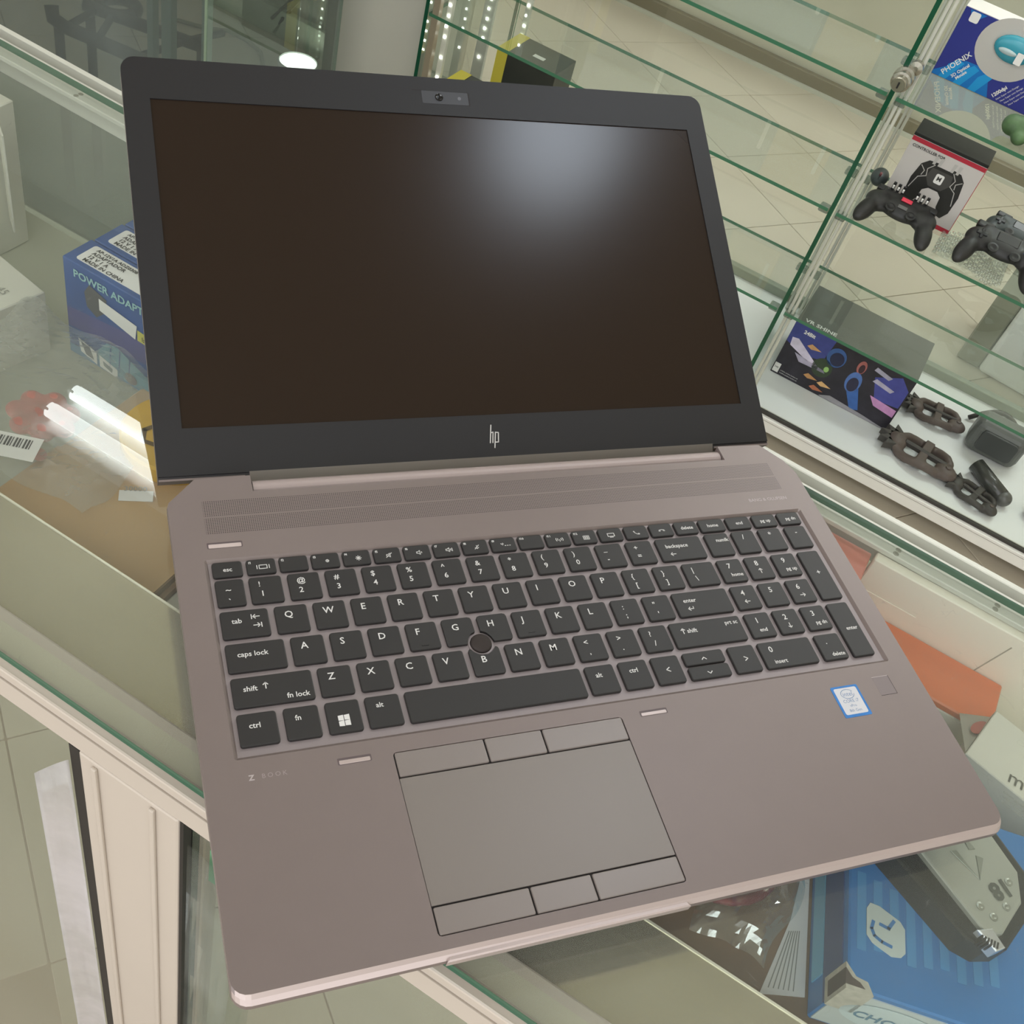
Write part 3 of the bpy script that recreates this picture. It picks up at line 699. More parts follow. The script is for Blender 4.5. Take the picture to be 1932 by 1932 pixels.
sw.part('back_track', box(SM0, SM1, SB - .02, SB, -0.9264, -0.905, .001, 1), mat('back_track_grey', (128, 134, 116), .5))
sw.part('front_track_pale', box(SM0, SM1, SN0 + .005, SN0 + .0075, -0.9264, -0.923), M_alu2)
for (a0, a1) in ((SM0 + .006, SMP - .006), (SMP + .010, SM1)):
    for z in SHZ:
        sw.part('shelf', slab(a0, a1, SN0, SN1, z - .0065, z), [M_shelfglass, M_edge2])
for (a0, a1) in ((SM0 + .006, SMP - .006), (SMP + .010, SM1)):
    for z in SHZ: sw.part('shelf_rim', box(a0, a1, SN1 + .0003, SN1 + .0025, z - .005, z - .001), M_alu2)
sw.part('partition', slab(SMP - .004, SMP + .004, SN0, SB - .02, -0.926, 0.48), [M_shelfglass, M_edge])
sw.part('end_panel', slab(SM0 - .004, SM0 + .004, SN0, SB - .02, -0.926, 0.55), [M_shelfglass, M_edge])
sw.part('back_glass', slab(SM0 + .005, SM1, SB - .018, SB - .013, -0.926, 0.55), [M_pane, M_edge2])
sw.part('end_post', box(SM0 + .012, SM0 + .026, SN0 + .001, SN0 + .016, -0.926, 0.55, .001, 1), mat('brown_alu', (150, 138, 118), .45))
for n_ in (SN0 + .016, SB - .05):
    sw.part('upright', box(SMP + .012, SMP + .018, n_, n_ + .016, -0.926, 0.55, .001, 1), M_alu2)
    sw.part('upright', box(SMP + .0205, SMP + .026, n_, n_ + .016, -0.926, 0.55, .001, 1), M_alu2)
# light strips in the left corner: a channel with rows of small lit chips
M_led = mat('led_chip', (255, 255, 250), .3, emit=(0.95, 1.0, 0.9), estr=9.0)
cz = mesh_of(box(-.0020, .0020, -.0012, .0012, -.0022, .0022), 'led')
def led_strip(m_, n_, z0, z1, wd):
    t_ = sw.part('light_channel', box(m_ - wd, m_ + wd, n_, n_ + .010, z0, z1, .001, 1), M_alu2)
    for k in range(int((z1 - z0) / .021)):
        if random.random() < 0.55:
            o_ = add('led', cz, M_led, t_); o_.location = Vector((m_ + random.uniform(-.001, .001), n_ - .001, z0 + .01 + k * .021)) - sw.base
sw.part('fill_tube', tube([(SM0 + .05, 1.80, .50), (SM1 - .05, 1.80, .50)], .016, 12), mat('showcase_fill_tube', (250, 250, 250), .3, emit=(1.0, 0.99, 0.94), estr=16.0))  # unseen tube added to brighten the shelves and white base
sw.part('top_board', box(SM0, SM1, SN0, SB, .53, .55), M_alu2)
led_strip(-0.812, 1.712, -0.92, -0.20, .006)
led_strip(-0.850 + .03, 1.905, -0.92, -0.20, .013)
led_strip(-0.735, 1.905, -0.92, -0.20, .006)
# shelf clips
clip = mesh_of(box(-.0095, .0095, -.0095, .0095, -.008, .004, .002, 1), 'shelf_clip')
M_clip = glassmat('clip_plastic', (0.62, 0.66, 0.62), dust=.3, dustcol=(.32, .35, .32))
for z in SHZ:
    for s_ in (-1, 1):
        for n_ in (SN0 + .022, SN1 - .02):
            o_ = add('shelf_clip', clip, M_clip, sw.o); o_.location = Vector((SMP + s_ * .0165 + .002, n_, z - .011)) - sw.base
# lock on the partition edge
lk = place(lathe([(.0175, 0), (.0175, .006), (.0135, .007), (.0135, .020), (.016, .021), (.016, .027), (.0125, .028), (.012, .040), (.0105, .042), (.001, .042)], 24), (0, 0, 0), rx=90)
ML = mat('lock_metal', (168, 164, 150), .25, metal=.85)
lko = sw.part('lock', place(lk, (SMP + .006, SN0 - .001, -0.214)), ML, smooth=False)
sw.part('keyhole', place(box(-.0014, .0014, -.0005, .0005, -.005, .005), (SMP + .006, SN0 - .0437, -0.214)), M_dark, parent=lko)
sw.part('lock_collar', place(lathe([(.011, 0), (.011, .012), (.004, .014)], 20), (SMP + .016, SN0 + .012, -0.196), rx=90), ML)

# white pillar at the showcase's left end
pl = Root('pillar', 'white panelled pillar between the glass case and the tall showcase', 'pillar', (-0.95, 1.78, FLOOR))
pl.part('panel', box(-1.062, -0.862, 1.72, 1.90, FLOOR, 1.9), mat('pillar_white', (206, 202, 192), .55, noise=.02, nscale=5))
pl.part('edge_trim', box(-1.088, -1.063, 1.716, 1.90, FLOOR, 1.9, .002, 1), mat('trim_grey', (120, 114, 98), .5))
pl.part('corner_bead', box(-1.062, -1.056, 1.714, 1.7198, FLOOR, 1.9), M_alu2)

# ================================================================== THINGS IN THE SHOWCASE
def lab(body, size, material, parent, loc, front=True, **k):
    """lettering on a front face (counter frame, reading along m)"""
    text('lettering', body, size, material, parent, T(*loc) @ R3('X', 90), **k)
def fpoly(pts, n_, nm, root, m_, parent=None, dz=0.0):
    """flat print on a front face: pts are (m, z)"""
    b = flat(pts, 0.0); xf(b, Matrix.Translation((0, n_, 0)) @ Matrix.Rotation(math.radians(90), 4, 'X'))
    return root.part(nm, b, m_, parent)
# --- computer mouse box on the top shelf
N_ = 1.850
mb = Root('mouse_box', 'blue and white computer mouse box standing on the top glass shelf', 'box', (0.14, N_, -0.247))
B1 = mat('box_navy', (38, 46, 132), .45); B2 = mat('box_blue', (0, 112, 190), .45); B3 = mat('box_sky', (20, 150, 214), .45); B4 = mat('box_grey', (190, 186, 180), .5)
mb.part('carton', box(0.047, 0.235, N_, N_ + .058, -0.2468, -0.1300, .0008, 1), B1)
mb.part('lid', box(0.047, 0.235, N_ + .0002, N_ + .058, -0.1299, -0.1290), mat('box_white', (226, 222, 218), .6))
fpoly([(.0475, -.246), (.0475, -.240), (.090, -.2065), (.130, -.205), (.150, -.246)], N_ - .0004, 'printed_field', mb, B2)
for k in range(3):
    x = .060 + k * .027
    fpoly([(x, -.246), (x + .013, -.246), (x + .030, -.212), (x + .019, -.208), (x + .006, -.222)], N_ - .0007, 'printed_stripe', mb, B3)
fpoly(circle(.143, -.165, .055, 36, .050), N_ - .0009, 'printed_disc', mb, B4)
fpoly([(.085, -.1315), (.066, -.150), (.056, -.1315)], N_ - .0006, 'printed_corner', mb, B2)
fpoly(rrect(.060, .0760, -.149, -.1325, .003, 3), N_ - .0011, 'printed_badge', mb, M_print)
wpz = mb.part('window_mouse', ell((.150, N_ - .004, -.160), (.034, .010, .022)), mat('teal_shell', (56, 150, 170), .25), smooth=True)
mb.part('mouse_wheel_plate', ell((.142, N_ - .013, -.164), (.016, .003, .005)), mat('wheel_plate', (170, 188, 190), .3), smooth=True)
fpoly(rrect(.158, .170, -.176, -.157, .001, 1), N_ - .0165, 'price_sticker', mb, M_print)
bx_, by_, bz_ = mb.base
text('lettering', 'PHOENIX', .0125, M_print, mb.o, T(.066 - bx_, -.0013, -.241 - bz_) @ R3('X', 90) @ R3('Z', 58), off=.0002)
text('lettering', '3D Optical', .0075, M_print, mb.o, T(.082 - bx_, -.0013, -.240 - bz_) @ R3('X', 90) @ R3('Z', 58), off=.0002)
text('lettering', 'Mouse', .0075, M_print, mb.o, T(.090 - bx_, -.0013, -.240 - bz_) @ R3('X', 90) @ R3('Z', 58), off=.0002)
text('lettering', '1200dpi', .0085, M_print, mb.o, T(.158 - bx_, -.0013, -.242 - bz_) @ R3('X', 90) @ R3('Z', 58), off=.0003)
for k in range(4):
    text('lettering', 'New Super mini Design', .0042, M_print, mb.o, T(.166 + k * .0075 - bx_, -.0013, -.243 - bz_) @ R3('X', 90) @ R3('Z', 58))

def settle(t_, parts, zfloor):
    """let a finished set of shapes rest on its surface"""
    lo = min(v.co.z for p in parts for v in p[1].verts)
    for nm, bm, m_, sm in parts:
        bmesh.ops.translate(bm, verts=bm.verts, vec=(0, 0, zfloor + .0004 - lo)); t_.part(nm, bm, m_, smooth=sm)
# --- game controllers: one fused skin each
def pad_body(sx=1.0):
    b = bmesh.new()
    ell((0, 0, .014), (.050, .026, .013), bm=b); ell((-.045, -.004, .015), (.026, .024, .014), bm=b); ell((.045, -.004, .015), (.026, .024, .014), bm=b)
    ell((-.058, -.034, .015), (.0165, .036, .0145), (0, 0, -14), bm=b); ell((.058, -.034, .015), (.0165, .036, .0145), (0, 0, 14), bm=b)
    box(-.046, .046, .012, .026, .006, .024, bm=b)
    return remesh(b, .0028, 5)
def controller(label, loc, rz, rx, ry, body, accents, scale=1.0, kind=0, zs=-.4689):
    t_ = Root('game_controller', label, 'game controller', loc, group='game controllers on the showcase shelf')
    Mx = Matrix.Translation(loc) @ Euler((math.radians(rx), math.radians(ry), math.radians(rz))).to_matrix().to_4x4() @ Matrix.Scale(scale, 4)
    ps_ = []
    def pp(nm, bm, m_, smooth=True): ps_.append((nm, xf(bm, Mx), m_, smooth))
    pp('shell', pad_body(), body)
    for sx in (-1, 1):
        pp('shoulder_button', place(box(-.016, .016, -.007, .007, -.006, .006, .003, 2), (sx * .044, .026, .014)), M_black, False)
        pp('trigger', place(box(-.012, .012, -.006, .008, -.005, .005, .003, 2), (sx * .046, .031, .006)), M_black, False)
        pp('thumb_stick', place(lathe([(.0055, 0), (.0055, .006), (.0095, .008), (.0095, .011), (.006, .0118), (.0005, .010)], 20), (sx * .020, -.022, .022)), M_black, False)
    if kind == 1:
        for sx in (-1, 1):
            for k in range(3):
                pp('clamp_pin', place(box(-.003, .003, -.002, .002, -.010, .010, .001, 1), (sx * .024 + (k - 1) * .010, .029, .028), rx=-20), M_black, False)
                pp('pin_tip', place(box(-.0018, .0018, -.0015, .0015, 0, .006), (sx * .024 + (k - 1) * .010, .024, .030)), M_print, False)
        pp('light', place(box(-.0105, .0105, -.0045, .0045, 0, .003, .0014, 2), (.001, .012, .0262)), accents, False)
        pp('label_plate', place(box(-.009, .009, -.004, .004, 0, .0012, .0005, 1), (0, -.006, .0265)), mat('plate_grey', (110, 110, 108), .5), False)
    else:
        for k in range(4):
            a = k * math.pi / 2
            pp('action_button', place(lathe([(.0042, 0), (.0042, .004), (.003, .005), (.0004, .005)], 14), (.046 + .010 * math.cos(a), -.002 + .010 * math.sin(a), .026)), accents, False)
        pp('direction_pad', place(join(box(-.010, .010, -.003, .003, 0, .005, .001, 1), box(-.003, .003, -.010, .010, 0, .005, .001, 1)), (-.046, -.002, .026)), M_black, False)
        pp('touch_plate', place(box(-.020, .020, -.010, .010, 0, .003, .0015, 2), (0, .010, .024)), mat('plate_black', (44, 43, 42), .3), False)
    settle(t_, ps_, zs)
    return t_
M_pad1 = mat('pad_black', (40, 39, 38), .45); M_pad2 = mat('pad_slate', (54, 62, 62), .45)
Mred = mat('red_light', (226, 62, 84), .3); Mblu = mat('pad_blue', (52, 84, 176), .35)
controller('black clamp controller with a red light in front of the controller carton', (0.120, 1.752, -0.462), 0, 22, 0, M_pad1, Mred, 0.95, kind=1)
controller('black controller with blue buttons lying on bubble wrap', (0.306, 1.764, -0.452), 2, 26, 0, M_pad1, Mblu, 1.0, zs=-.4610)
controller('slate grey controller propped behind the controller with blue buttons', (0.325, 1.872, -0.452), -4, 20, 0, M_pad2, M_pad2, 0.9, zs=-.4689)
hm = Root('dark_mouse', 'dark computer mouse beside the left edge of the controller carton', 'computer mouse', (.054, 1.862, -.469))
hm.part('shell', remesh(ell((.054, 1.862, -.4545), (.0165, .030, .0140)), .002, 2), M_pad2, smooth=True)
hm.part('wheel', place(lathe([(.0045, -.002), (.0045, .002)], 12), (.054, 1.846, -.4425), ry=90), mat('dim_red', (120, 40, 44), .4))
hm.part('button_seam', box(.0536, .0544, 1.834, 1.842, -.448, -.4405), M_black)
# bubble wrap under the second pad
b = bmesh.new()
for i in range(15):
    for j in range(11):
        x = .205 + i * .0085 + (j % 2) * .004; y = 1.712 + j * .0085
        bb = bmesh.new(); bmesh.ops.create_icosphere(bb, subdivisions=1, radius=.0042); bmesh.ops.transform(bb, matrix=Matrix.Translation((x, y + .02 * math.sin(i * .4), -.4645 + .001 * math.sin(i * .9 + j))) @ Matrix.Diagonal((1, 1, .6, 1)), verts=bb.verts); join(b, bb)
bw = Root('bubble_wrap', 'crumpled clear bubble wrap under the controller with blue buttons', 'packaging', (0.27, 1.78, -0.469))
bw.part('bubble', b, glassmat('bubble_plastic', (0.90, 0.91, 0.90), dust=.10, refl=2.5, rough=.12), smooth=True, kind='stuff')
bw.part('film', box(.202, .332, 1.712, 1.805, -.4686, -.4682), glassmat('bubble_film', (0.93, 0.94, 0.92), dust=.14, refl=2.0, rough=.1, dscale=60))

# --- controller carton
N_ = 1.800
gb = Root('controller_carton', 'white controller carton with red edges and black top on the middle shelf', 'box', (0.142, N_, -0.469))
CW = mat('carton_white', (206, 200, 196), .5); CR = mat('carton_red', (184, 42, 62), .45); CK = mat('carton_black', (26, 26, 25), .4)
gb.part('carton', box(.074, .212, N_, N_ + .070, -.4688, -.3330, .0006, 1), CW)
gb.part('top_panel', box(.0735, .2125, N_ - .0004, N_ + .0705, -.3329, -.3270, .0006, 1), CK)
gb.part('side_panel', box(.2121, .2130, N_ + .001, N_ + .069, -.468, -.334), CR)
fpoly([(.0742, -.3415), (.2118, -.3415), (.2118, -.3335), (.0742, -.3335)], N_ - .0004, 'red_band', gb, CR)
fpoly([(.0742, -.4685), (.2118, -.4685), (.2118, -.4605), (.0742, -.4605)], N_ - .0004, 'red_band', gb, CR)
# printed controller picture, in layers
PK = mat('picture_black', (38, 37, 36), .45); PG = mat('picture_grey', (72, 70, 68), .45); PS = mat('picture_silver', (190, 186, 182), .4)
cx, cz_ = .150, -.392
left = [(-.046, .022), (-.034, .034), (-.016, .036), (-.010, .030), (.010, .030), (.016, .036), (.034, .034), (.046, .022), (.052, -.010), (.050, -.046), (.040, -.062), (.030, -.060), (.022, -.044), (.020, -.024), (.010, -.016), (-.010, -.016), (-.020, -.024), (-.022, -.044), (-.030, -.060), (-.040, -.062), (-.050, -.046), (-.052, -.010)]
fpoly([(cx + x * .88, cz_ + y * .9) for x, y in left], N_ - .0006, 'printed_controller', gb, PK)
fpoly([(cx + x * .88, cz_ + y * .9) for x, y in ((-.022, .024), (.022, .024), (.026, .004), (.014, -.012), (-.014, -.012), (-.026, .004))], N_ - .0009, 'printed_plate', gb, PG)
for s_ in (-1, 1):
    b = strokes([[(s_ * .020, .030), (s_ * .030, .018), (s_ * .026, .004), (s_ * .040, -.004), (s_ * .047, -.030)], [(s_ * .044, .020), (s_ * .034, .012), (s_ * .036, .002)]], .0016)
    for v in b.verts: v.co = (cx + v.co.x * .88, v.co.y * .9 + cz_, 0)
    for v in b.verts: v.co = (v.co.x, N_ - .0011, v.co.y)
    gb.part('printed_line', b, PS)
    for k in range(2):
        fpoly([(cx + s_ * (.012 + k * .010) + q[0], cz_ + .036 + q[1]) for q in ((-.002, -.009), (.003, -.009), (.005, .007), (-.001, .007))], N_ - .0010, 'printed_pin', gb, PS)
fpoly(rrect(cx - .0075, cx + .0075, cz_ - .002, cz_ + .016, .003, 3), N_ - .0013, 'printed_badge', gb, M_print)
text('lettering', 'M', .011, PG, gb.o, T(cx - gb.base.x, -.0015, cz_ + .004 - gb.base.z) @ R3('X', 90), 'CENTER', off=.0003)
text('lettering', 'CONTROLLER FOR', .0072, PG, gb.o, T(.080 - gb.base.x, -.0007, -.3510 - gb.base.z) @ R3('X', 90), off=.0002)

# --- green item on the top shelf
gr = Root('camouflage_controller', 'green camouflage controller on the top shelf in front of the mouse box', 'game controller', (0.262, 1.738, -0.247))
b = bmesh.new(); ell((.208, 1.735, -.227), (.018, .022, .017), bm=b)
ell((.222, 1.735, -.226), (.020, .024, .018), bm=b); ell((.250, 1.742, -.228), (.034, .024, .017), bm=b); ell((.290, 1.742, -.228), (.036, .024, .017), bm=b); ell((.225, 1.715, -.234), (.013, .018, .012), bm=b)
gr.part('shell', remesh(b, .003, 4), mat('camo_green', (70, 98, 60), .55, noise=.5, nscale=45), smooth=True)
gr.part('tag', box(.236, .270, 1.7165, 1.7175, -.231, -.2285), M_print)
gr.part('trigger', box(.229, .235, 1.714, 1.722, -.238, -.222, .002, 1), mat('camo_dark', (40, 52, 34), .5))

# --- headset box on the base
N_ = 1.832
vb = Root('headset_box', 'dark box with blue space pictures lying on the white base', 'box', (0.18, N_, -0.9265))
VK = mat('vr_grey', (74, 74, 68), .5); VN = mat('vr_print', (40, 36, 46), .4, noise=.5, nscale=30)
vb.part('carton', box(.045, .318, N_, N_ + .165, -.9264, -.786, .0008, 1), VK)
fpoly([(.0455, -.926), (.3175, -.926), (.3175, -.7865), (.0455, -.7865)], N_ - .0004, 'printed_field', vb, VN)
def vpoly(pts, nm, c, lay): fpoly([(.0455 + u * .272, -.926 + v * .1395) for u, v in pts], N_ - .0004 - .0003 * lay, nm, vb, mat('vr_%d_%d_%d' % c, c, .4, noise=.15, nscale=60))
vpoly([(0, .99), (0, .62), (.16, .52), (.32, .58), (.34, .99)], 'printed_sky', (62, 70, 138), 1)
vpoly([(.03, .72), (.08, .74), (.30, .46), (.26, .42), (.04, .58)], 'printed_streak', (214, 204, 226), 2)
vpoly([(.10, .50), (.36, .44), (.38, .40), (.16, .38)], 'printed_blade', (176, 168, 190), 2)
vpoly([(.72, .75), (.90, .95), (.99, .78), (.99, .45), (.80, .40)], 'printed_sky', (70, 74, 150), 1)
vpoly([(.76, .44), (.99, .40), (.99, .26), (.82, .30)], 'printed_streak', (196, 140, 190), 2)
vpoly(circle(.40, .74, .075, 20, .17), 'printed_ring', (58, 92, 150), 2); vpoly(circle(.41, .72, .055, 20, .12), 'printed_ring', (36, 40, 70), 3)
vpoly(circle(.34, .47, .08, 20, .17), 'printed_orb', (52, 66, 46), 2); vpoly(circle(.375, .48, .02, 14, .05), 'printed_orb', (150, 190, 110), 3)
vpoly(circle(.60, .50, .06, 20, .19), 'printed_ring', (84, 116, 180), 2); vpoly(circle(.605, .46, .042, 20, .13), 'printed_ring', (44, 42, 66), 3)
vpoly([(.56, .40), (.66, .44), (.74, .10), (.68, .04)], 'printed_body', (58, 98, 166), 2)
vpoly(circle(.60, .79, .035, 18, .12), 'printed_ring', (168, 100, 96), 2); vpoly(circle(.605, .77, .022, 18, .08), 'printed_ring', (60, 38, 46), 3)
for (u, v, c) in ((.16, .70, (212, 162, 110)), (.24, .22, (190, 140, 90)), (.36, .20, (222, 176, 120)), (.32, .08, (180, 110, 80))):
    vpoly([(u, v), (u + .03, v + .06), (u + .12, v + .01), (u + .04, v - .03)], 'printed_flame', c, 3)
vpoly([(.42, .02), (.50, .10), (.80, .06), (.98, .02), (.96, .005), (.44, .005)], 'printed_floor', (150, 146, 152), 2)
vpoly([(.70, .92), (.84, .86), (.82, .80), (.69, .85)], 'printed_cloud', (168, 164, 184), 2); vpoly([(.74, .74), (.90, .68), (.88, .62), (.72, .67)], 'printed_cloud', (178, 172, 194), 2)
vpoly([(.006, .03), (.055, .03), (.055, .20), (.006, .20)], 'printed_badge', (220, 218, 214), 3)
text('lettering', '24Bit', .012, M_print, vb.o, T(.070 - vb.base.x, -.0012, -.806 - vb.base.z) @ R3('X', 90), off=.0004)
text('lettering', '24B', .006, M_ink, vb.o, T(.0485 - vb.base.x, -.0016, -.911 - vb.base.z) @ R3('X', 90))
text('lettering', 'VR SHINE', .017, M_print, vb.o, T(.060 - vb.base.x, .010, -.7855 - vb.base.z), off=.0004)
for k in range(2): text('lettering', '2.4GHz wireless headset set', .0036, M_print, vb.o, T(.064 - vb.base.x, -.0012, -.914 - k * .006 - vb.base.z) @ R3('X', 90))

# --- headset and grips on the base
M_grip = mat('grip_brown', (92, 80, 74), .5); M_gripd = mat('grip_dark', (66, 62, 58), .5)
hs = Root('headset', 'grey rounded headset standing behind the brown grips on the base', 'headset', (0.50, 1.93, -0.9265))
b = bmesh.new(); box(.474, .590, 1.905, 1.975, -.9258, -.845, .020, 4, bm=b)
hs.part('visor', b, mat('headset_grey', (96, 98, 94), .38), smooth=False)
hs.part('visor_frame', place(prism(rrect(-.040, .040, -.025, .025, .010, 4), 0, .004, bev=.0015), (.533, 1.904, -.882), rx=90), mat('headset_dark', (70, 72, 70), .4))
hs.part('face_pad', box(.480, .584, 1.955, 1.995, -.922, -.860, .015, 3), mat('headset_pad', (58, 58, 56), .7))
hs.part('strap', tube([(.468 + .128 * u, 2.015 + .03 * math.sin(u * 3.14), -.9195 + .03 * math.sin(u * 3.14)) for u in [i / 12 for i in range(13)]], .0055, 8), M_gripd, smooth=True)
def grip(label, mc, nc, rz, z0, c, sc_=1.0):
    t_ = Root('controller_grip', label, 'controller grip', (mc, nc, -0.9265), group='grips lying on the showcase base')
    Mx = Matrix.Translation((mc, nc, 0)) @ Matrix.Rotation(math.radians(rz), 4, 'Z') @ Matrix.Scale(sc_, 4)
    ps_ = []
    ringp = [(.058 * math.cos(a * math.pi / 9), .040 * math.sin(a * math.pi / 9) * (1.15 if a < 9 else .9), .010 + .006 * math.sin(a)) for a in range(18)]
    b = bmesh.new(); tube(ringp + [ringp[0]], .0100, 10, bm=b, cap=False); ell((-.060, -.004, .014), (.022, .026, .014), (0, 0, 20), bm=b); ell((.055, -.012, .014), (.026, .022, .014), (0, 0, -25), bm=b); box(-.010, .010, -.036, .042, .004, .024, bm=b)
    ps_.append(('frame', xf(remesh(b, .003, 3), Mx), c, True))
    for k in range(5):
        a = 2.0 + k * .55
        ps_.append(('fin', xf(prism([(-.012, -.008), (.012, -.008), (.0, .018)], 0, .016, bev=.001, seg=1), Mx @ T(-.060 + .022 * math.cos(a), -.002 + .028 * math.sin(a), .006) @ R3('Z', math.degrees(a) - 90)), M_gripd, False))
    ps_.append(('cross_bar', xf(box(-.046, .050, -.005, .005, .014, .026, .002, 1), Mx), M_gripd, False))
    ps_.append(('button', xf(place(lathe([(.006, 0), (.006, .004), (.001, .005)], 14), (.055, -.012, .026)), Mx), M_grip, False))
    settle(t_, ps_, -.9265)
    return t_
grip('brown grip with pointed fins lying nearest the showcase front', .406, 1.790, -6, -.9255, M_grip, 1.0)
grip('brown grip lying between the headset box and the rounded headset', .402, 1.955, 4, -.9255, M_grip, .82)
grip('dark grip lying in front of the rounded headset', .532, 1.758, -16, -.9255, M_gripd, .70)
th = Root('torch_handle', 'dark cylindrical handle with a bright gleam at the right of the grips', 'handle', (.55, 1.82, -.9265))
th.part('barrel', tube([(.512, 1.846, -.905), (.550, 1.818, -.908), (.584, 1.792, -.909)], [.017, .017, .016], 18), mat('handle_gloss', (70, 70, 66), .18), smooth=True)
th.part('cap', ell((.586, 1.790, -.909), (.017, .017, .0165)), mat('handle_cap', (92, 92, 88), .3), smooth=True)

# --- white bin at the right edge, with a grey slab at its side
wb = Root('white_appliance_box', 'large white box with rounded face at the right edge behind the shelves', 'box', (.62, 2.30, FLOOR))
wb.part('body', place(box(-.13, .13, -.11, .11, FLOOR + .001, -.60, .012, 3), (.606, 2.44, 0), rz=-6), mat('appliance_white', (242, 242, 240), .35))
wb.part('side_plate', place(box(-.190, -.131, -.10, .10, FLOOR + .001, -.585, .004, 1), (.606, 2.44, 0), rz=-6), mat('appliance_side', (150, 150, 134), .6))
wb.part('door', place(prism(rrect(-.09, .09, -.12, .12, .03, 5), 0, .006, bev=.002), (.616, 2.328, -.79), rx=90, rz=-6), mat('appliance_door', (214, 214, 214), .4))

# --- small dark object at the base's right edge
mo = Root('small_mouse', 'small dark computer mouse at the right end of the showcase base', 'computer mouse', (.655, 1.80, -.9265))
mo.part('shell', remesh(ell((.662, 1.80, -.9125), (.030, .022, .0135)), .0025, 2), mat('mouse_dark', (70, 72, 72), .4), smooth=True)
mo.part('wheel', place(lathe([(.004, -.002), (.004, .002)], 12), (.648, 1.80, -.9025), rx=90), M_black)

# --- black and yellow boxes in the left corner
def yb(label, m0, m1, n0, n1, z0, z1, st0, st1):
    t_ = Root('equipment_box', label, 'box', ((m0 + m1) / 2, n0, z0), group='black boxes with yellow stripes')
    t_.part('carton', box(m0, m1, n0, n1, z0 + .0005, z1, .001, 1), mat('eq_black', (46, 48, 42), .4, noise=.2, nscale=20))
    t_.part('yellow_band', box(m0 + st0, m0 + st1, n0 - .0006, n1 + .0006, z0 + .001, z1 + .0006), mat('eq_yellow', (206, 190, 70), .5))
    t_.part('small_label', box(m1 - .07, m1 - .045, n0 + .03, n0 + .042, z1, z1 + .0008), M_print)
yb('black box with a yellow band, the taller one in the showcase corner', -.735, -.600, 1.80, 1.895, -.695, -.525, .0, .024)
yb('black box with a yellow band, the lower one in the showcase corner', -.800, -.660, 1.715, 1.790, -.695, -.600, .0, .026)

# --- unseen cabinet added on the back wall for its reflection in the top shelf
gk = Root('added_wall_cabinet', 'unseen grey cabinet with one brown door added for its reflection in the top glass shelf', 'cabinet', (-.4, 3.46, .06))
gk.part('body', box(-1.15, .12, 3.26, 3.459, .06, .72, .003, 1), mat('cabinet_grey', (104, 114, 106), .5))
for x0, x1, m_ in ((-1.14, -.76, 0), (-.75, -.37, 0), (-.36, -.175, 1), (-.165, .11, 0)):
    d_ = gk.part('door', box(x0, x1, 3.250, 3.2595, .07, .71, .002, 1), mat('cabinet_brown', (176, 150, 110), .6) if m_ else mat('cabinet_door', (112, 122, 114), .45))
    gk.part('handle', box(x1 - .03, x1 - .018, 3.240, 3.2499, .12, .22, .002, 1), M_alu2, parent=d_)
flush_text()

# ================================================================== THINGS INSIDE THE COUNTER
SZ = -0.1518
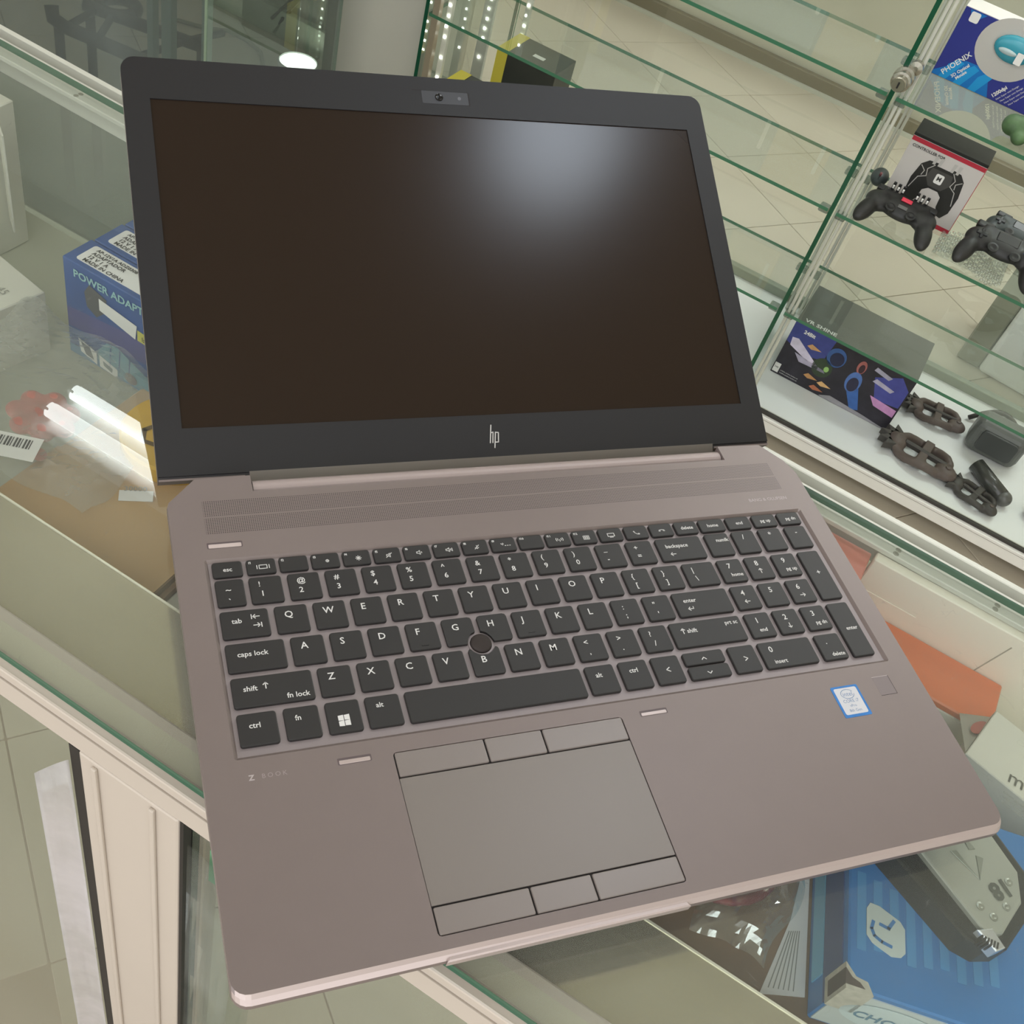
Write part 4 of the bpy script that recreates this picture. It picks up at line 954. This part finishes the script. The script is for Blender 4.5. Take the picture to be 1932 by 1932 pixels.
# --- three blue adapter boxes in a row
AB = mat('adapter_blue', (44, 84, 148), .4, noise=.18, nscale=40); AT = mat('adapter_teal', (112, 162, 178), .45, noise=.15, nscale=60)
ATX = mat('adapter_lettering', (150, 196, 196), .5); APUR = mat('adapter_purple', (84, 86, 142), .42, noise=.15, nscale=50)
where = ('nearest the counter front', 'in the middle of its row', 'at the back of its row')
for k in range(3):
    n0 = .2905 + k * .0300; m0, m1 = -.3655 + k * .0015, -.2785 + k * .0015; zt = -.0625
    t_ = Root('adapter_box', 'blue power adapter box with a white label, ' + where[k], 'box', ((m0 + m1) / 2, n0, SZ), group='blue power adapter boxes')
    t_.part('carton', box(m0, m1, n0, n0 + .0288, SZ, zt, .0006, 1), AB)
    lb = t_.part('top_label', prism(rrect(m0 + .008, m1 - .014, n0 + .0045, n0 + .0250, .0022, 3), zt + .0001, zt + .0005), M_print)
    X0, Y0, Z0 = t_.base
    for q, (s_, sz) in enumerate((('AP-12V1A ADZ0308', .0043), ('ADAPTADOR', .0049), ('12 V 1 A', .0050), ('MADE IN CHINA', .0049))):
        text('lettering', s_, sz, M_ink, lb, T(m0 + .013 - X0, n0 + .0198 - q * .0048 - Y0, zt + .0008 - Z0), off=.00012)
    if k == 0:
        zf = lambda v: SZ + v * (zt - SZ)
        fp = lambda pts, nm, m_, lay: fpoly([(m0 + u * (m1 - m0), zf(v)) for u, v in pts], n0 - .0002 - .0003 * lay, nm, t_, m_)
        fp([(0.01, .30), (.99, .36), (.99, .62), (.01, .50)], 'printed_band', APUR, 0)
        fp([(0.01, .01), (.99, .01), (.99, .16), (.01, .10)], 'printed_band', mat('adapter_band', (70, 128, 170), .45), 1)
        fp([(.22, .76), (.28, .86), (.46, .80), (.44, .66), (.34, .56), (.24, .62)], 'printed_adapter', mat('adapter_grey', (84, 86, 90), .5), 1)
        fp([(.38, .78), (.78, .72), (.76, .57), (.38, .66)], 'price_sticker', M_print, 2)
        fp([(.78, .68), (.99, .66), (.99, .56), (.78, .57)], 'printed_strip', mat('adapter_yellow', (206, 200, 96), .5), 1)
        fp([(.33, .10), (.33, .20), (.44, .34), (.56, .36), (.99, .16), (.99, .02), (.60, .04)], 'printed_plugs', AT, 2)
        for u in (.48, .58, .69): fp([(u, .34), (u + .015, .34), (u - .01, .08), (u - .02, .08)], 'printed_pin', AB, 3)
        fp([(.12, .22), (.32, .17), (.32, .03), (.14, .08)], 'printed_picture', M_print, 3); fp([(.15, .20), (.25, .18), (.29, .07), (.20, .08)], 'printed_picture', mat('pic_dark', (70, 76, 88), .5), 4)
        fp([(.35, .16), (.55, .11), (.55, -.0 + .01), (.35, .03)], 'printed_picture', M_print, 3); fp([(.39, .12), (.50, .09), (.49, .04), (.40, .07)], 'printed_picture', mat('pic_grey', (130, 140, 146), .5), 4)
        fp(circle(.70, .10, .07, 16, .06), 'printed_picture', mat('pic_taupe', (120, 112, 112), .5), 4)
        text('lettering', 'POWER ADAPTER', .0094, ATX, t_.o, T(m0 + .010 - X0, -.0007, zf(.865) - Z0) @ R3('X', 90), off=.0002, sx=.98)
        text('lettering', 'laptop', .0062, M_ink, t_.o, T(m0 + .072 - X0, -.0010, zf(.59) - Z0) @ R3('X', 90))
# --- white cartons at the left
wa = Root('white_carton', 'small white carton with faint print beside the blue adapter boxes', 'box', (-.42, .26, SZ))
c0 = Vector((-.376, .281)); ea = Vector((-.985, .17)); eb = Vector((-.17, -.985))
q_ = [c0, c0 + ea * .10, c0 + ea * .10 + eb * .10, c0 + eb * .10]
wa.part('carton', prism([tuple(v) for v in q_], SZ, -.096, bev=.0008, seg=1), M_paper)
text('lettering', 'MD 45', .009, mat('pale_ink', (150, 150, 140), .7), wa.o, T(-.417 + .42, .262 - .26, -.0955 - SZ) @ R3('Z', -10))
wt = Root('tall_white_carton', 'tall white carton standing at the left against the counter back', 'box', (-.53, .335, SZ))
wt.part('carton', box(-.60, -.484, .312, .368, SZ, -.024, .0008, 1), M_paper)
wt.part('side_flap', place(box(0, .020, 0, .0012, -.085, 0), (-.4775, .345, -.030), rz=-35), M_paper)
lf = Root('folded_leaflet', 'folded white paper leaflet on the shelf below the small white carton', 'leaflet', (-.40, .235, SZ))
lf.part('front_leaf', place(prism([(0, 0), (.045, .004), (.004, .055)], 0, .0008), (-.425, .215, SZ + .004), rx=10), M_paper)
lf.part('back_leaf', place(prism([(0, 0), (.060, .006), (.012, .030)], 0, .0008), (-.440, .235, SZ + .001)), M_paper)
# --- kraft box under the glass
M_kraft = mat('kraft_card', (196, 160, 112), .75, noise=.06, nscale=14)
kc = Root('kraft_box', 'flat brown cardboard box under the glass behind the front ledge', 'box', (-.20, .155, SZ))
kc.part('carton', box(-.262, -.137, .107, .255, SZ, -.100, .0015, 1), M_kraft)
kc.part('flap', place(box(-.125, 0, -.0, .068, 0, .0008), (-.137, .108, -.0996)), M_kraft)
lb = Root('price_label', 'small white price label lying on the brown cardboard box', 'label', (-.196, .175, -.0985))
lb.part('paper', place(box(-.0105, .0105, -.0045, .0045, 0, .0003), (-.196, .1745, -.0986), rz=38), M_print)
text('lettering', '30000', .0058, mat('label_ink', (140, 144, 138), .7), lb.o, T(-.0085, -.0025, .0006) @ R3('Z', 38))
# a white box between the kraft box and the laptop
w2 = Root('white_lid_box', 'white box with brown rim beside the kraft box under the laptop edge', 'box', (-.10, .15, SZ))
w2.part('carton', box(-.130, -.03, .112, .20, SZ, -.104, .001, 1), M_paper)
w2.part('rim', box(-.1335, -.1302, .110, .20, SZ, -.100), mat('brown_rim', (120, 92, 62), .6))
# --- yellow tin
yt = Root('yellow_tin', 'round yellow tin with a dark arrow mark beside the laptop lid', 'tin', (-.205, .228, -.0996))
yt.part('tin', place(lathe([(.036, 0), (.0365, .002), (.0365, .012), (.035, .014), (.001, .014)], 36), (-.207, .226, -.0996)), mat('tin_yellow', (208, 164, 52), .4))
yt.part('mark', xf(strokes([[(.010, .012), (-.004, .006), (-.006, -.004), (.004, -.010)], [(.010, .004), (.003, .000)]], .0035), T(-.216, .212, -.0853) @ R3('Z', 46)), mat('tin_mark', (96, 72, 28), .5))
# --- clear bag with a red plastic flower and barcode label
def crumple(m0, m1, n0, n1, z, amp, nu=30, nv=24, seed=1, corner=None):
    rnd = random.Random(seed); b = bmesh.new(); ph = [(rnd.uniform(40, 190), rnd.uniform(40, 190), rnd.uniform(0, 6)) for _ in range(7)]
    g = []
    for j in range(nv + 1):
        row = []
        for i in range(nu + 1):
            u, v = i / nu, j / nv; x = m0 + (m1 - m0) * u; y = n0 + (n1 - n0) * v
            h = sum(abs(math.sin(x * a + y * c + p)) for a, c, p in ph) / 7
            e = min(u, 1 - u, v, 1 - v) * 6
            row.append(b.verts.new((x + .004 * math.sin(y * 90), y + .004 * math.sin(x * 80), z + amp * (h - .4) * 1.6 - .006 * max(0, 1 - e))))
        g.append(row)
    for j in range(nv):
        for i in range(nu): b.faces.new((g[j][i], g[j][i + 1], g[j + 1][i + 1], g[j + 1][i]))
    return b
M_bag = glassmat('bag_plastic', (0.93, 0.93, 0.92), dust=.22, dustcol=(.58, .58, .53), refl=1.2, rough=.32, dscale=25)
bg = Root('plastic_bag', 'crumpled clear plastic bag lying over the brown box', 'plastic bag', (-.28, .19, -.10))
bg.part('film', crumple(-.375, -.208, .138, .268, -.090, .004, seed=3), M_bag, smooth=False)
bl = bg.part('barcode_label', place(box(-.016, .016, -.010, .010, 0, .0004), (-.268, .146, -.0800), rz=25), M_print)
b = bmesh.new()
for k in range(13): box(-.013 + k * .0019, -.013 + k * .0019 + (.0012 if k % 3 else .0006), -.001, .007, .0006, .0007, bm=b)
bg.part('barcode', place(b, (-.268, .146, -.0800), rz=25), M_ink, parent=bl)
fr = Root('red_plastic_flower', 'red translucent plastic flower inside the clear bag', 'ornament', (-.285, .185, -.0998))
b = bmesh.new()
for k in range(7):
    a = k * 2 * math.pi / 7; ell((-.284 + .017 * math.cos(a), .186 + .015 * math.sin(a), -.0935), (.0085, .0075, .0055), bm=b, u=12, v=8)
ell((-.284, .186, -.0935), (.012, .011, .005), bm=b); ell((-.262, .160, -.0945), (.006, .005, .004), bm=b, u=12, v=8)
fr.part('petals', remesh(b, .0016, 3), mat('red_plastic', (196, 116, 106), .35, noise=.2, nscale=120), smooth=True)

# --- right side: red box, cream carton, orange lid, phone box
rb = Root('red_box', 'salmon red box standing against the counter back beside the laptop', 'box', (.15, .36, SZ))
rb.part('carton', box(.05, .2255, .335, .3780, SZ, -.016, .0008, 1), mat('salmon_card', (206, 108, 88), .5))
rb.part('lid_seam', box(.05, .2258, .3346, .3350, -.050, -.0492), mat('salmon_dark', (160, 78, 62), .6))
cc = Root('cream_carton', 'large cream carton behind the orange lidded box in the counter', 'box', (.42, .37, SZ))
M_cream = mat('cream_card', (246, 240, 224), .6, noise=.015, nscale=8)
cc.part('carton', box(.2275, .46, .3690, .3770, SZ, -.0115, .0008, 1), M_cream)
cc.part('fold_line', box(.2275, .270, .3686, .3691, -.0385, -.0378), mat('fold_light', (250, 246, 232), .6))
cc.part('crease', place(box(-.0003, .0003, -.0004, .0004, -.04, .04), (.318, .3688, -.06), ry=12), mat('crease_grey', (170, 166, 150), .7))
ob = Root('orange_box', 'flat box with a glossy orange lid in front of the cream carton', 'box', (.29, .35, SZ))
ob.part('carton', box(.236, .3385, .3270, .3680, SZ, -.0580, .0008, 1), M_cream)
ob.part('lid', box(.2355, .3390, .3265, .3683, -.0579, -.0520, .0010, 1), mat('orange_card', (226, 116, 62), .38, noise=.06, nscale=30))
# phone box on a plain carton
PA = Vector((.3195, .279)); PE1 = Vector((.243, .97)); PE2 = Vector((.97, -.243))
ppoly = [tuple(PA), tuple(PA + PE2 * .085), tuple(PA + PE2 * .085 + PE1 * .045), tuple(PA + PE1 * .045)]
sb = Root('stock_box', 'plain pale carton lying under the white phone box in the counter', 'box', (.36, .29, SZ))
sb.part('carton', prism(ppoly, SZ, -.0800, bev=.0006, seg=1), M_paper)
pb_ = Root('phone_box', 'white phone box with a grey name and a red round mark', 'box', (.36, .29, -.0798))
pb_.part('carton', prism(ppoly, -.0797, -.0300, bev=.0006, seg=1), M_paper)
b = bmesh.new(); b.faces.new([b.verts.new(v) for v in ((.3193, .2800, -.0305), (.3165, .3240, -.0490), (.3330, .3260, -.0400), (.3300, .3225, -.0302))]); bmesh.ops.solidify(b, geom=b.faces[:], thickness=.0006)
pb_.part('flap', b, M_paper)
rc = xf(prism(circle(0, 0, .0045, 24, .0085), 0, .0004), T(.3255, .3085, -.0360) @ R3('X', -22) @ R3('Y', -30) @ R3('Z', -18))
pb_.part('red_mark', rc, mat('mark_red', (170, 84, 72), .5))
text('lettering', 'motorola', .0135, mat('phone_ink', (84, 82, 72), .6), pb_.o, T(.3450 - .36, .2760 - .29, -.0296 + .0798) @ R3('Z', -4), space=1.15)
for k in range(3): text('lettering', 'system model shown on display', .0026, mat('phone_ink2', (140, 138, 126), .6), pb_.o, T(.3445 - .36, .2690 - .0034 * k - .29 - .0020, -.0296 + .0798) @ R3('Z', -14), sx=.9)

# --- blue box lying on a brown carton
st_ = Root('stock_carton', 'dark brown carton on the counter shelf under the blue box', 'box', (.28, .18, SZ))
st_.part('carton', box(.150, .412, .1055, .2565, SZ, -.0825, .001, 1), mat('brown_card', (132, 106, 84), .7, noise=.12, nscale=30))
bb = Root('blue_box', 'large blue cardboard box with white logo and torn corner', 'box', (.34, .17, -.0823))
Mb = T(.2965, .1105, 0) @ R3('Z', 15.5)
def bpart(nm, bm, m_, parent=None): return bb.part(nm, xf(bm, Mb), m_, parent)
BB = mat('blue_card', (30, 118, 186), .35, noise=.10, nscale=18); BL = mat('blue_light', (96, 176, 212), .4); BD = mat('blue_dark', (30, 70, 126), .4)
BZ0, BZ1 = -.0822, -.0345
bpart('carton', box(0, .120, 0, .1175, BZ0, BZ1, .0010, 1), BB)
bpart('side_dark', box(-.0006, .0002, .001, .1165, BZ0 + .020, BZ1 - .006), BD)
bpart('side_stripe', box(-.0008, .0000, .016, .1165, BZ0 + .006, BZ0 + .0195), BL)
for k in range(9): bpart('printed_bar', box(.004 + k * .0088, .0088 + k * .0088, .020 + (k % 3) * .002, .062 - k * .002, BZ1 + .0001, BZ1 + .0003), mat('blue_bar', (58, 140, 198), .36))
bpart('printed_logo', prism([(.009, .043), (.011, .0465), (.016, .0462), (.027, .0415), (.0295, .038), (.0295, .0255), (.027, .0225), (.022, .0215), (.012, .0255), (.009, .029)], BZ1 + .0003, BZ1 + .0006, bev=.0001, seg=1), mat('logo_pale', (196, 208, 204), .45))
bpart('printed_swoosh', strokes([[(.0125, .037), (.0115, .033), (.013, .0295), (.017, .0275), (.022, .0265)], [(.016, .0365), (.021, .0355)], [(.0205, .0355), (.0235, .0405)]], .0018, BZ1 + .0008), BB)
bpart('front_print', box(.001, .119, -.0006, .0002, BZ0 + .003, BZ1 - .004), mat('front_white', (196, 206, 206), .45))
bpart('front_blue', box(.058, .119, -.0009, -.0004, BZ0 + .003, BZ1 - .006), BL)
bpart('printed_ellipse', xf(prism(circle(0, 0, .026, 30, .0135), 0, .0003), T(.0320, -.0009, -.0560) @ R3('X', 90)), mat('ellipse_pale', (206, 222, 224), .45))
bpart('torn_corner', prism([(-.0012, -.0012), (.013, -.0012), (.010, .005), (.004, .006), (-.0012, .012)], BZ1 - .024, BZ1 + .0002), mat('torn_paper', (190, 186, 172), .9, noise=.2, nscale=200))
bpart('torn_hole', prism([(-.0014, .001), (.0085, .001), (.006, .0035), (.002, .005), (-.0014, .009)], BZ1 - .020, BZ1 + .0004), mat('torn_dark', (80, 70, 66), .9))
X0, Y0, Z0 = bb.base
text('lettering', 'CHOCO', .010, mat('ellipse_ink', (96, 140, 166), .5), bb.o, T(-X0, -Y0, -Z0) @ Mb @ T(.0320, -.0014, -.0600) @ R3('X', 90), 'CENTER', off=.0002)
text('lettering', 'NOTEBOOK', .0150, mat('blue_text', (150, 206, 224), .5), bb.o, T(-X0, -Y0, -Z0) @ Mb @ T(.1600, .1020, BZ1 + .0004) @ R3('Z', 188), off=.0005)
# --- silver gadget lying on the blue box
sg = Root('silver_power_bank', 'silver plated black gadget marked 18 lying on the blue box', 'power bank', (.335, .185, -.0343))
zt = -.0125
top_ = [(.283, .196), (.344, .1615), (.350, .1600), (.356, .1655), (.3625, .1905), (.357, .2085), (.320, .236), (.296, .232)]
bot_ = [(.2860, .183), (.338, .1585), (.349, .1590), (.3585, .1655), (.3665, .192), (.361, .2130), (.323, .240), (.294, .236)]
sg.part('body', prism(bot_, -.0342, -.0165, bev=.002, seg=2), mat('gadget_black', (24, 28, 29), .3, spec=.25))
sg.part('plate', prism([(a * .90 + .325 * .10, c * .90 + .200 * .10) for a, c in top_], -.0164, zt, bev=.0012, seg=2), mat('gadget_silver', (178, 180, 168), .32, metal=.35, noise=.03, nscale=40))
sg.part('end_cap', prism([(.340, .1625), (.351, .1570), (.355, .1620), (.347, .1680)], -.020, zt + .0006, bev=.0006, seg=1), mat('gadget_chrome', (226, 228, 230), .15, metal=.6))
for k in range(6): sg.part('vent', box(.3425 + k * .0016, .3433 + k * .0016, .1575 + k * .0002, .1610 + k * .0002, -.018, zt + .0010), M_dark)
for q in ([(.316, .214), (.330, .206), (.327, .2035)], [(.316, .214), (.3135, .200), (.3175, .199)], [(.336, .190), (.331, .2025), (.335, .2035)], [(.336, .190), (.318, .1965), (.321, .199)]):
    sg.part('plate_facet', prism(q, zt, zt + .0005, bev=.0002, seg=1), mat('facet', (150, 154, 142), .3, metal=.4))
for q in ((.350, .1985), (.3515, .184), (.339, .176), (.3465, .1745), (.310, .2235)):
    sg.part('screw', place(lathe([(.0022, 0), (.0022, .0004), (.0012, .0006), (.0004, .0003)], 14), (q[0], q[1], zt)), mat('gadget_silver2', (160, 162, 150), .3, metal=.5))
text('lettering', '18', .0125, mat('gadget_ink', (74, 78, 68), .4), sg.o, T(.3475 - .335, .1990 - .185, zt + .0004 + .0343) @ R3('Z', 232), off=.0005)

# --- printed sheet, foil packet and bag on the brown carton
pp = Root('printed_sheet', 'white printed instruction sheet beside the blue box', 'paper', (.276, .15, -.0824))
pts = [(.2690, .190), (.2725, .191), (.2925, .1195), (.2705, .1075), (.2725, .155)]
pp.part('sheet', prism(pts, -.0823, -.0819), M_print)
for k in range(6):
    u = k / 6; pp.part('text_line', strokes([[(.2735 + u * .015, .1130 + u * .007), (.2738 + u * .006, .148 + u * .004)]], .0006, -.0817), mat('sheet_ink', (150, 152, 144), .7))
fo = Root('foil_packet', 'shiny gold and red foil packet inside a clear bag', 'packet', (.23, .16, -.0824))
b = bmesh.new()
ell((.228, .162, -.0745), (.026, .019, .007), (0, 0, 30), bm=b)
b2 = remesh(b, .0020, 1)
for v in b2.verts:
    v.co.z += .0016 * math.sin(v.co.x * 330 + v.co.y * 150) + .0012 * math.sin(v.co.y * 420 - v.co.x * 90)
bmesh.ops.translate(b2, verts=b2.verts, vec=(0, 0, -.0821 - min(v.co.z for v in b2.verts)))
fo.part('packet', b2, mat('gold_foil', (168, 146, 92), .22, metal=.8, noise=.25, nscale=60), smooth=False)
fo.part('red_rim', xf(tube([(.029 * math.cos(a / 20 * 6.2832), .022 * math.sin(a / 20 * 6.2832), 0) for a in range(21)], .0032, 8), T(.228, .162, -.0786) @ R3('Z', 30)), mat('foil_red', (158, 62, 72), .3, metal=.3), smooth=True)
bg2 = Root('clear_bag', 'crumpled clear bag between the foil packet and the blue box', 'plastic bag', (.25, .14, -.0824))
bg2.part('film', crumple(.226, .268, .112, .190, -.0650, .005, 22, 26, seed=8), glassmat('bag2_plastic', (0.93, 0.93, 0.92), dust=.16, dustcol=(.56, .57, .53), refl=3.0, rough=.08, dscale=40), smooth=False)

# ================================================================== BEHIND THE COUNTER AT THE LEFT
gc = Root('low_glass_case', 'low glass case with pale uprights behind the counter at the left', 'showcase', (-1.6, 1.4, FLOOR))
M_reflgrey = glassmat('reflection_grey_glass', (0.62, 0.67, 0.66), dust=.28, dustcol=(.27, .31, .30), dscale=4)  # grey reflection put into the tint and film of the panes
gc.part('front_pane', slab(-2.45, -.980, 1.20, 1.206, FLOOR + .02, .30), [M_reflgrey, mat('pale_edge', (150, 170, 150), .3)])
gc.part('end_pane', slab(-.985, -.979, 1.207, 1.60, FLOOR + .02, .30), [M_reflgrey, mat('pale_edge', (150, 170, 150), .3)])
gc.part('base', box(-2.45, -.978, 1.198, 1.62, FLOOR, FLOOR + .02), M_alu2)
for x, wd in ((-1.105, .014), (-1.075, .022), (-.992, .012)):
    gc.part('upright', box(x, x + wd, 1.2075, 1.222, FLOOR + .02, .30, .001, 1), mat('case_upright', (176, 190, 176), .4))
rk = Root('black_rack', 'black tubular metal rack inside the low glass case', 'rack', (-1.32, 1.36, FLOOR + .02))
M_rk = mat('rack_black', (34, 42, 40), .5)
rk.part('bar', tube([(-1.402, 1.290, -.58), (-1.395, 1.285, -.60), (-1.368, 1.285, -.605), (-1.20, 1.315, -.61)], .013, 10), M_rk, smooth=True)
rk.part('bar', tube([(-1.400, 1.370, -.60), (-1.28, 1.40, -.60), (-1.16, 1.43, -.60)], .012, 10), M_rk, smooth=True)
rk.part('brace', tube([(-1.36, 1.287, -.60), (-1.375, 1.375, -.60)], .007, 8), M_rk, smooth=True)
rk.part('brace', tube([(-1.300, 1.295, -.605), (-1.345, 1.385, -.60)], .007, 8), M_rk, smooth=True)
rk.part('brace', tube([(-1.225, 1.31, -.61), (-1.20, 1.42, -.60), (-1.13, 1.44, -.56)], .007, 8), M_rk, smooth=True)
rk.part('hoop', tube([(-1.36 + .035 * math.cos(a / 16 * 6.2832), 1.415 + .035 * math.sin(a / 16 * 6.2832), -.60) for a in range(17)], .012, 10, cap=False), M_rk, smooth=True)
for x, y in ((-1.385, 1.287), (-1.21, 1.315), (-1.39, 1.372), (-1.17, 1.428)): rk.part('leg', tube([(x, y, FLOOR + .0205), (x, y, -.60)], .009, 10), M_rk, smooth=True)
# cables hanging on the wall and a glowing round disc on the floor
M_cab = mat('cable_brown', (96, 84, 68), .6); M_cabk = mat('cable_black', (36, 36, 32), .6); M_cabg = mat('cable_grey', (128, 128, 110), .6)
def cable(label, pts, r, m_, tip=None):
    t_ = Root('hanging_cable', label, 'cable', pts[-1], group='cables at the left wall')
    t_.part('cord', tube(pts, r, 8), m_, smooth=True)
    if tip: t_.part('connector', tube(tip[0], tip[1], 8), M_cabk, smooth=True)
cable('brown cable slanting down the left wall', [(-1.46, 2.262, -.70), (-1.547, 2.262, -.882), (-1.600, 2.243, -.955)], .0045, M_cab)
cable('grey cable ending in a black plug beside the brown cable', [(-1.47, 2.262, -.74), (-1.519, 2.262, -.870), (-1.556, 2.262, -.925), (-1.59, 2.242, -.99)], .0030, M_cabg, ([(-1.552, 2.258, -.918), (-1.568, 2.254, -.944), (-1.580, 2.250, -.965)], [.004, .0085, .003]))
cable('grey cable with a black plug hanging beside the pillar', [(-1.425, 2.262, -.75), (-1.440, 2.262, -.849), (-1.444, 2.262, -.925), (-1.440, 2.258, -.968)], .0048, M_cabg, ([(-1.443, 2.258, -.932), (-1.442, 2.257, -.948), (-1.440, 2.257, -.962)], [.004, .008, .004]))
cable('grey cable lying in a curve on the floor by the left wall', [(-1.80, 2.08, -.994), (-1.716, 2.115, -.994), (-1.672, 2.153, -.994), (-1.611, 2.154, -.994), (-1.55, 2.135, -.994), (-1.48, 2.06, -.994)], .0055, M_cabg)
pk = Root('round_floor_disc', 'round glowing disc on the floor just above the laptop lid', 'lamp', (-1.445, 2.165, FLOOR))
pk.part('rim', place(lathe([(.052, 0), (.054, .010), (.050, .016), (.048, .012)], 32), (-1.448, 2.162, FLOOR)), M_house)
pk.part('diffuser', place(lathe([(.049, 0), (.049, .012), (.030, .017), (.001, .018)], 32), (-1.448, 2.162, FLOOR + .0005)), mat('glowing_disc', (255, 255, 240), .4, emit=(0.95, 1.0, 0.86), estr=6.0), smooth=True)
flush_text()
